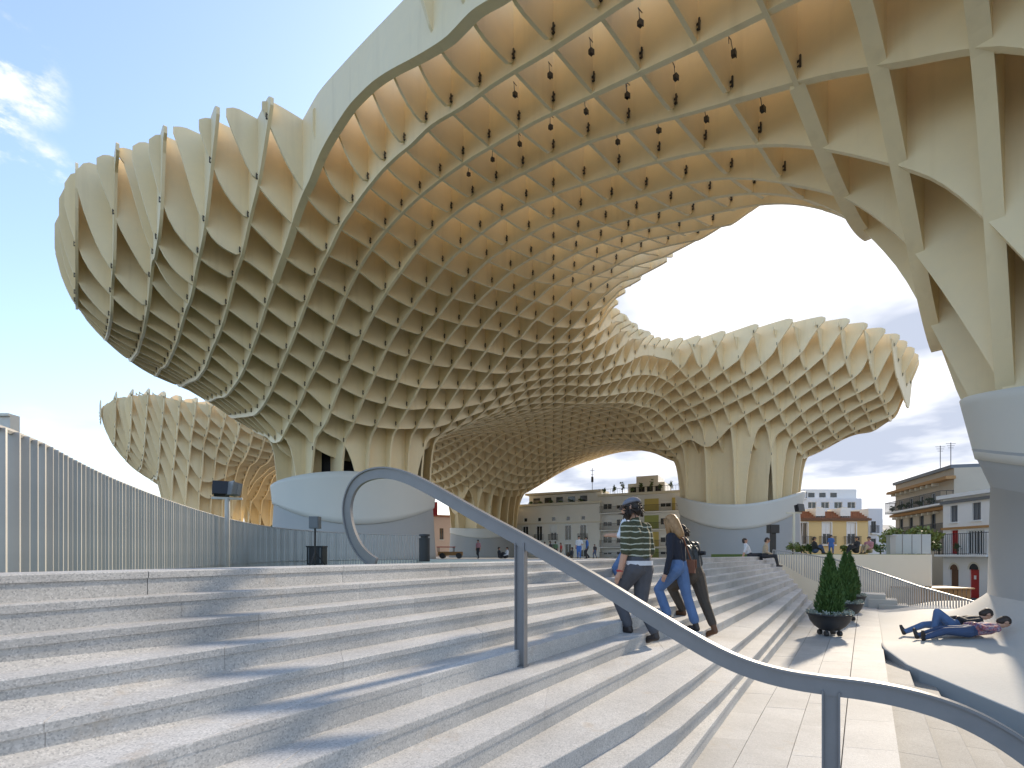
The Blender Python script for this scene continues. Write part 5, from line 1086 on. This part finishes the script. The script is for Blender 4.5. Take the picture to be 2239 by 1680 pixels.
# 1 the man with the cap
hd_ = head_ang((-0.62, 0.78)); rotI = Matrix.Rotation(-hd_, 3, 'Z')
def loc_feet(o, *w): return [tuple(rotI_ @ (Vector(p)-o)) for p in w]
o1 = Vector((1.57, 6.44, zj(7))); rotI_ = Matrix.Rotation(-head_ang((-0.62, 0.78)), 3, 'Z')
fL, fR = loc_feet(o1, (1.44, 6.52, zj(6)), (1.72, 6.38, zj(7)))
J = stand_pose(1.80, fL, fR, lean=0.10, handL=(-0.05, 0.06, -0.56), handR=(0.07, 0.10, -0.53), hipy=-0.02, turn=0.55, heelR=0.9)
p1 = person('man in grey flat cap and olive striped sweater climbing the steps', J, 1.80, o1, head_ang((-0.62, 0.78)), striped(), GREY, voxel=0.009, sleeve='short', fingers=True, bulk=1.06)
mb = MB(); hd0 = J['head']; hu, fw, sd = J['_hu'], J['_fw'], J['_sd']; H = 1.8
mb.lathe([(0.0, 0.060), (0.05, 0.055), (0.085, 0.036), (0.102, 0.010), (0.100, -0.012), (0.090, -0.016)], (0, 0, 0), 20); k = len(mb.v)
for i in range(9):
    a = -0.9+1.8*i/8; mb.v.append((math.sin(a)*0.095, math.cos(a)*0.095, -0.008)); mb.v.append((math.sin(a)*0.12, math.cos(a)*0.150, -0.022))
for i in range(8): mb.f.append((k+2*i, k+2*i+1, k+2*i+3, k+2*i+2)); mb.m.append(0)
Mc = Matrix((sd, fw, hu)).transposed(); mb.v = [tuple(hd0+hu*0.044*H-fw*0.010*H+Mc@(Vector(v)*1.16)) for v in mb.v]
mb.build('cap', mat('grey_blue_cap', (0.17, 0.175, 0.21), 0.85, bump=(25, 0.3, 0.01)), p1, True)
mb = MB(); capsule(mb, hd0-hu*0.035*H+fw*0.036*H+sd*0.015*H, 0.030*H, hd0-hu*0.035*H+fw*0.036*H-sd*0.015*H, 0.030*H); mb.build('beard', HAIRD, p1, True)
mb = MB(); pe, wa = J['pel'], J['waist']; sd_ = (J['shR']-J['shL']).normalized(); n = 20
for zz, sc_k in ((0.018, 1.06), (0.075, 1.08)):
    for i in range(n):
        a = 2*math.pi*i/n; mb.v.append(tuple(pe+V(0, 0, zz)+sd_*math.cos(a)*0.108*H*sc_k+V(0, 1, 0)*math.sin(a)*0.078*H*sc_k))
for i in range(n): mb.f.append((i, (i+1) % n, n+(i+1) % n, n+i)); mb.m.append(0)
mb.build('shirt_hem', WHITE, p1, True)
mb = MB(); w_ = J['wrL']; mb.lathe([(0.040, -0.012), (0.043, 0), (0.040, 0.012)], tuple(w_+V(0, 0, 0.02)), 14); mb.build('bracelet', RED, p1)
# 2 the woman
o2_ = Vector((2.52, 7.72, zj(7))); dh = (-0.74, 0.67); rotI_ = Matrix.Rotation(-head_ang(dh), 3, 'Z'); fL, fR = loc_feet(o2_, (2.32, 7.80, zj(6)), (2.70, 7.66, zj(7)))
J = stand_pose(1.70, fL, fR, lean=0.12, handL=(-0.07, 0.03, -0.53), handR=(0.06, 0.12, -0.50), hipy=0.0, turn=-0.15)
p2 = person('woman with long blond hair, dark sweater and blue jeans climbing the steps', J, 1.70, o2_, head_ang(dh), NAVY, JEANS, voxel=0.009, fingers=True, hair=HAIRB, hair_long=True, flare=0.010, bulk=0.97)
sb = empty('shoulder_bag', o2_, 'brown leather bag hanging on a strap at the hip of the blond woman', 'bag', rz=head_ang(dh)); LEA = mat('brown_leather', (0.17, 0.055, 0.022), 0.5, bump=(20, 0.3, 0.01))
hp = J['pel']+V(0.17, -0.06, 0.02); mb = MB(); mb.box(hp, (0.09, 0.24, 0.20), 0.2); mb.box(hp+V(0.05, 0.0, 0.04), (0.02, 0.25, 0.13), 0.2); mb.build('bag_body', LEA, sb)
sp_ = J['chest']+V(-0.075, 0, 0.10); mb = MB(); mb.tube([hp+V(0, -0.06, 0.1), J['chest']+V(0.06, -0.145, -0.06), J['chest']+V(-0.03, -0.14, 0.07), sp_+V(0, -0.03, 0.035), sp_+V(0.02, 0.10, 0.0), J['chest']+V(0.07, 0.14, -0.08), hp+V(-0.02, 0.08, 0.1)], 0.012, 6); mb.build('strap', LEA, sb)
# 3 the man behind her
o3 = Vector((2.88, 8.05, zj(8))); dh = (-0.55, 0.83); rotI_ = Matrix.Rotation(-head_ang(dh), 3, 'Z'); fL, fR = loc_feet(o3, (2.74, 8.34, zj(6)), (2.98, 7.72, zj(8)))
J = stand_pose(1.74, fL, fR, lean=0.30, handL=(-0.03, 0.20, -0.46), handR=(0.05, 0.10, -0.50), hipz=0.96, hipy=0.02, turn=0.3, heelR=1.2)
p3 = person('man in dark jacket and brown trousers walking behind the blond woman', J, 1.74, o3, head_ang(dh), BLACKJ, BROWN, BOOT, voxel=0.009, fingers=True, bulk=1.08)
mb = MB(); q_ = J['chest']+V(0.16, -0.08, -0.02); mb.box(q_, (0.10, 0.10, 0.07)); mb.tube([q_+V(0, -0.04, 0), q_+V(0.02, -0.12, 0.0)], 0.032, 10); mb.box(q_+V(0, 0, 0.045), (0.05, 0.05, 0.03))
cm = empty('camera_bag', o3, 'small black camera hanging at the shoulder of the man in the dark jacket', 'camera', rz=head_ang(dh)); mb.build('camera_body', M['black'], cm); mb = MB(); mb.tube([q_+V(0, 0, 0.05), J['neck']+V(0.05, -0.07, 0.0), J['neck']+V(-0.05, 0.0, 0.02), J['neck']+V(0.04, 0.08, -0.02)], 0.008, 5); mb.build('strap', M['black'], cm)
# 4 the one ahead in white
o4 = Vector((2.13, 9.0, zj(5))); J = stand_pose(1.70, (-0.09, 0.18, RZ), (0.09, -0.12, 0), lean=0.08, handL=(-0.10, 0.26, -0.22), handR=(0.05, 0.1, -0.5))
person('person in white shirt ahead of the cap wearer, mostly hidden by him', J, 1.70, o4, head_ang((-0.74, 0.67)), WHITE, JEANS, voxel=0.014, sleeve='short')
# couple lying on the apron
def lying(label, feet, headp, H, shirt, pants, knee_up=(0.0, 0.0), seed=0):
    f, h_ = Vector(feet), Vector(headp); d = (h_-f).normalized(); zf, zh = apron_z(f.x, f.y), apron_z(h_.x, h_.y)
    J = {}; s0 = 0.085
    J['pel'] = V(0, 0.50*H, 0.10); J['waist'] = V(0, 0.60*H, 0.10); J['chest'] = V(0, 0.72*H, 0.12); J['neck'] = V(0, 0.825*H, 0.14); J['head'] = V(0, 0.90*H, 0.20); J['turn'] = 0; J['nod'] = 0
    for s, key, ku in ((-1, 'L', knee_up[0]), (1, 'R', knee_up[1])):
        hip = J['pel']+V(s*0.055*H, 0, -0.01); ank = V(s*0.07*H, 0.03*H+ku*0.30*H, 0.06); J['hip'+key] = hip; J['kn'+key], J['an'+key] = ik(hip, ank, 0.245*H, 0.235*H, V(0.1*s, 0, 1)); J['toe'+key] = J['an'+key]+V(s*0.04, -0.03 if ku < .1 else -0.12, 0.13 if ku < .1 else -0.03); J['heel'+key] = J['an'+key]+V(0, -0.02, -0.03)
        sh = J['chest']+V(s*0.11*H, 0.04*H, 0); J['sh'+key] = sh; J['el'+key], J['wr'+key] = ik(sh, V(s*0.05, 0.60*H, 0.22), 0.168*H, 0.15*H, V(s, 0, -0.2))
    ang = math.atan2(-d.x, d.y); Mw = Matrix.Translation((f.x, f.y, zf+0.015))@Matrix.Rotation(ang, 4, 'Z')@Matrix.Rotation(math.atan2(zh-zf, (h_-f).length), 4, 'X')
    return person(label, J, H, f.to_3d(), 0, shirt, pants, voxel=0.013, M3=Mw)
plaid = mat('red_plaid', (0.40, 0.05, 0.05), 0.8, noise=[(16, 1, 0.9, (0.05, 0.09, 0.25)), (30, 1, 0.6, (0.55, 0.5, 0.45))])
lying('person in red checked shirt lying on the sloping apron, nearer of the two', (8.02, 10.1), (9.62, 9.75), 1.62, plaid, DENIM2)
lying('person in dark top with raised knee lying behind the red checked one', (8.22, 10.7), (9.80, 10.3), 1.64, DARK, JEANS, (0.0, 0.85))
# couple sitting at the stair top
pz = zj(0)
J = sit_pose(1.72, 0.45, 0.28, 0.35, handL=(-0.22, -0.30, 0.06), handR=(0.22, -0.30, 0.06)); q = P(1640, 0, 22.4); person('man in white shirt leaning back, seated on the stair top at right', J, 1.72, (q.x, q.y, pz-0.12), R(-112), WHITE, DARK, voxel=0.022, sleeve='short')
J = sit_pose(1.68, 0.50, 0.30, -0.1); q = P(1672, 0, 22.0); person('person in pale top and dark trousers seated right of the white shirted man', J, 1.68, (q.x, q.y, pz-0.13), R(-118), BEIGE, DARK, voxel=0.022)
# people across the square
def walker(label, u, y, H, shirt, pants, az=0.0, stride=0.14, hair=None, sleeve='short', hands=None, zz=None, hl=False):
    q = P(u, 0, y); J = stand_pose(H, (-0.09, stride, 0), (0.09, -stride, 0), lean=0.04, handL=hands, hipz=0.50*H, heelR=0.5)
    person(label, J, H, (q.x, q.y, (plaza_z(q.x, q.y) if zz is None else zz)+0.006), R(az), shirt, pants, voxel=0.026, sleeve=sleeve, group='people across the square', hair=hair, hair_long=hl)
walker('person in pink top and dark shorts walking before the far stem foot', 1046, 46, 1.72, PINK, DARK, 150)
walker('person in black standing in the far group right of the handrail post', 1204, 50, 1.74, DARK, DARK, 60, 0.06)
walker('person in beige standing leftmost in the far group', 1190, 52, 1.70, BEIGE, DENIM2, -40, 0.05)
walker('person in bright red top at the far group', 1227, 52, 1.62, RED, DARK, 100, 0.05)
walker('person in green standing between the black and red ones of the far group', 1215, 50, 1.70, pm((0.10, 0.16, 0.08)), DARK, 10, 0.05)
walker('tall person in white top and blue trousers in mid square', 1266, 40, 1.80, WHITE, BLUE, 170, 0.10, hands=(-0.05, 0.25, -0.30))
walker('person in blue jacket facing the tall white topped one', 1284, 40.5, 1.76, BLUE, DARK, 80, 0.08, sleeve='long')
walker('small person in dark clothes at the right of the mid square', 1301, 56, 1.60, DARK, DENIM2, 30)
walker('person in bright blue standing on the lawn before the yellow house', 1817, 30, 1.15, BLUE, BLUE, 160, 0.08, zz=EYE)
def seated(label, u, y, az, shirt, pants, zz=None):
    J = sit_pose(1.68, 0.42, 0.0, 0.1); q = P(u, 0, y); person(label, J, 1.68, (q.x, q.y, (plaza_z(q.x, q.y) if zz is None else zz)+0.01), R(az), shirt, pants, voxel=0.026, group='people across the square')
seated('person in white sitting on the ground before the far stem foot', 1108, 42, 110, WHITE, DARK); seated('person in dark sitting on the ground left of the white one', 1092, 42, -70, DARK, DARK); seated('person sitting in dark clothes beside the white topped one in mid square', 1250, 43, 60, DARK, BROWN)
seated('person in pink sitting on the lawn above the cream wall', 1899, 27.5, 110, PINK, BEIGE, EYE); seated('person in black lounging left of the pink one on the lawn', 1872, 27.5, 80, DARK, DARK, EYE); seated('person in dark sitting on the lawn below the yellow house windows', 1782, 28, -100, DARK, DENIM2, EYE)
# a street stall with bicycle-like frame far behind: folding cart
q = P(985, 0, 47); ct = empty('market_cart', (q.x, q.y, plaza_z(q.x, q.y)), 'low orange brown cart with a red rail standing by the far stem foot', 'cart')
mb = MB(); mb.box((0, 0, 0.45), (2.2, 0.9, 0.35)); mb.build('cart_body', M['timber'], ct); mb = MB(); mb.box((-0.4, 0, 1.05), (1.6, 0.9, 0.07)); mb.build('rail_board', M['red'], ct)
for x in (-1.1, 0.3):
    for yy in (-0.4, 0.4): mb = MB(); mb.box((x, yy, 0.82), (0.05, 0.05, 0.45)); mb.build('upright', M['iron'], ct)
for x in (-0.7, 0.8): mb = MB(); mb.tube([(x, -0.5, 0.26), (x, 0.5, 0.26)], 0.26, 14); mb.build('wheel', M['black'], ct)
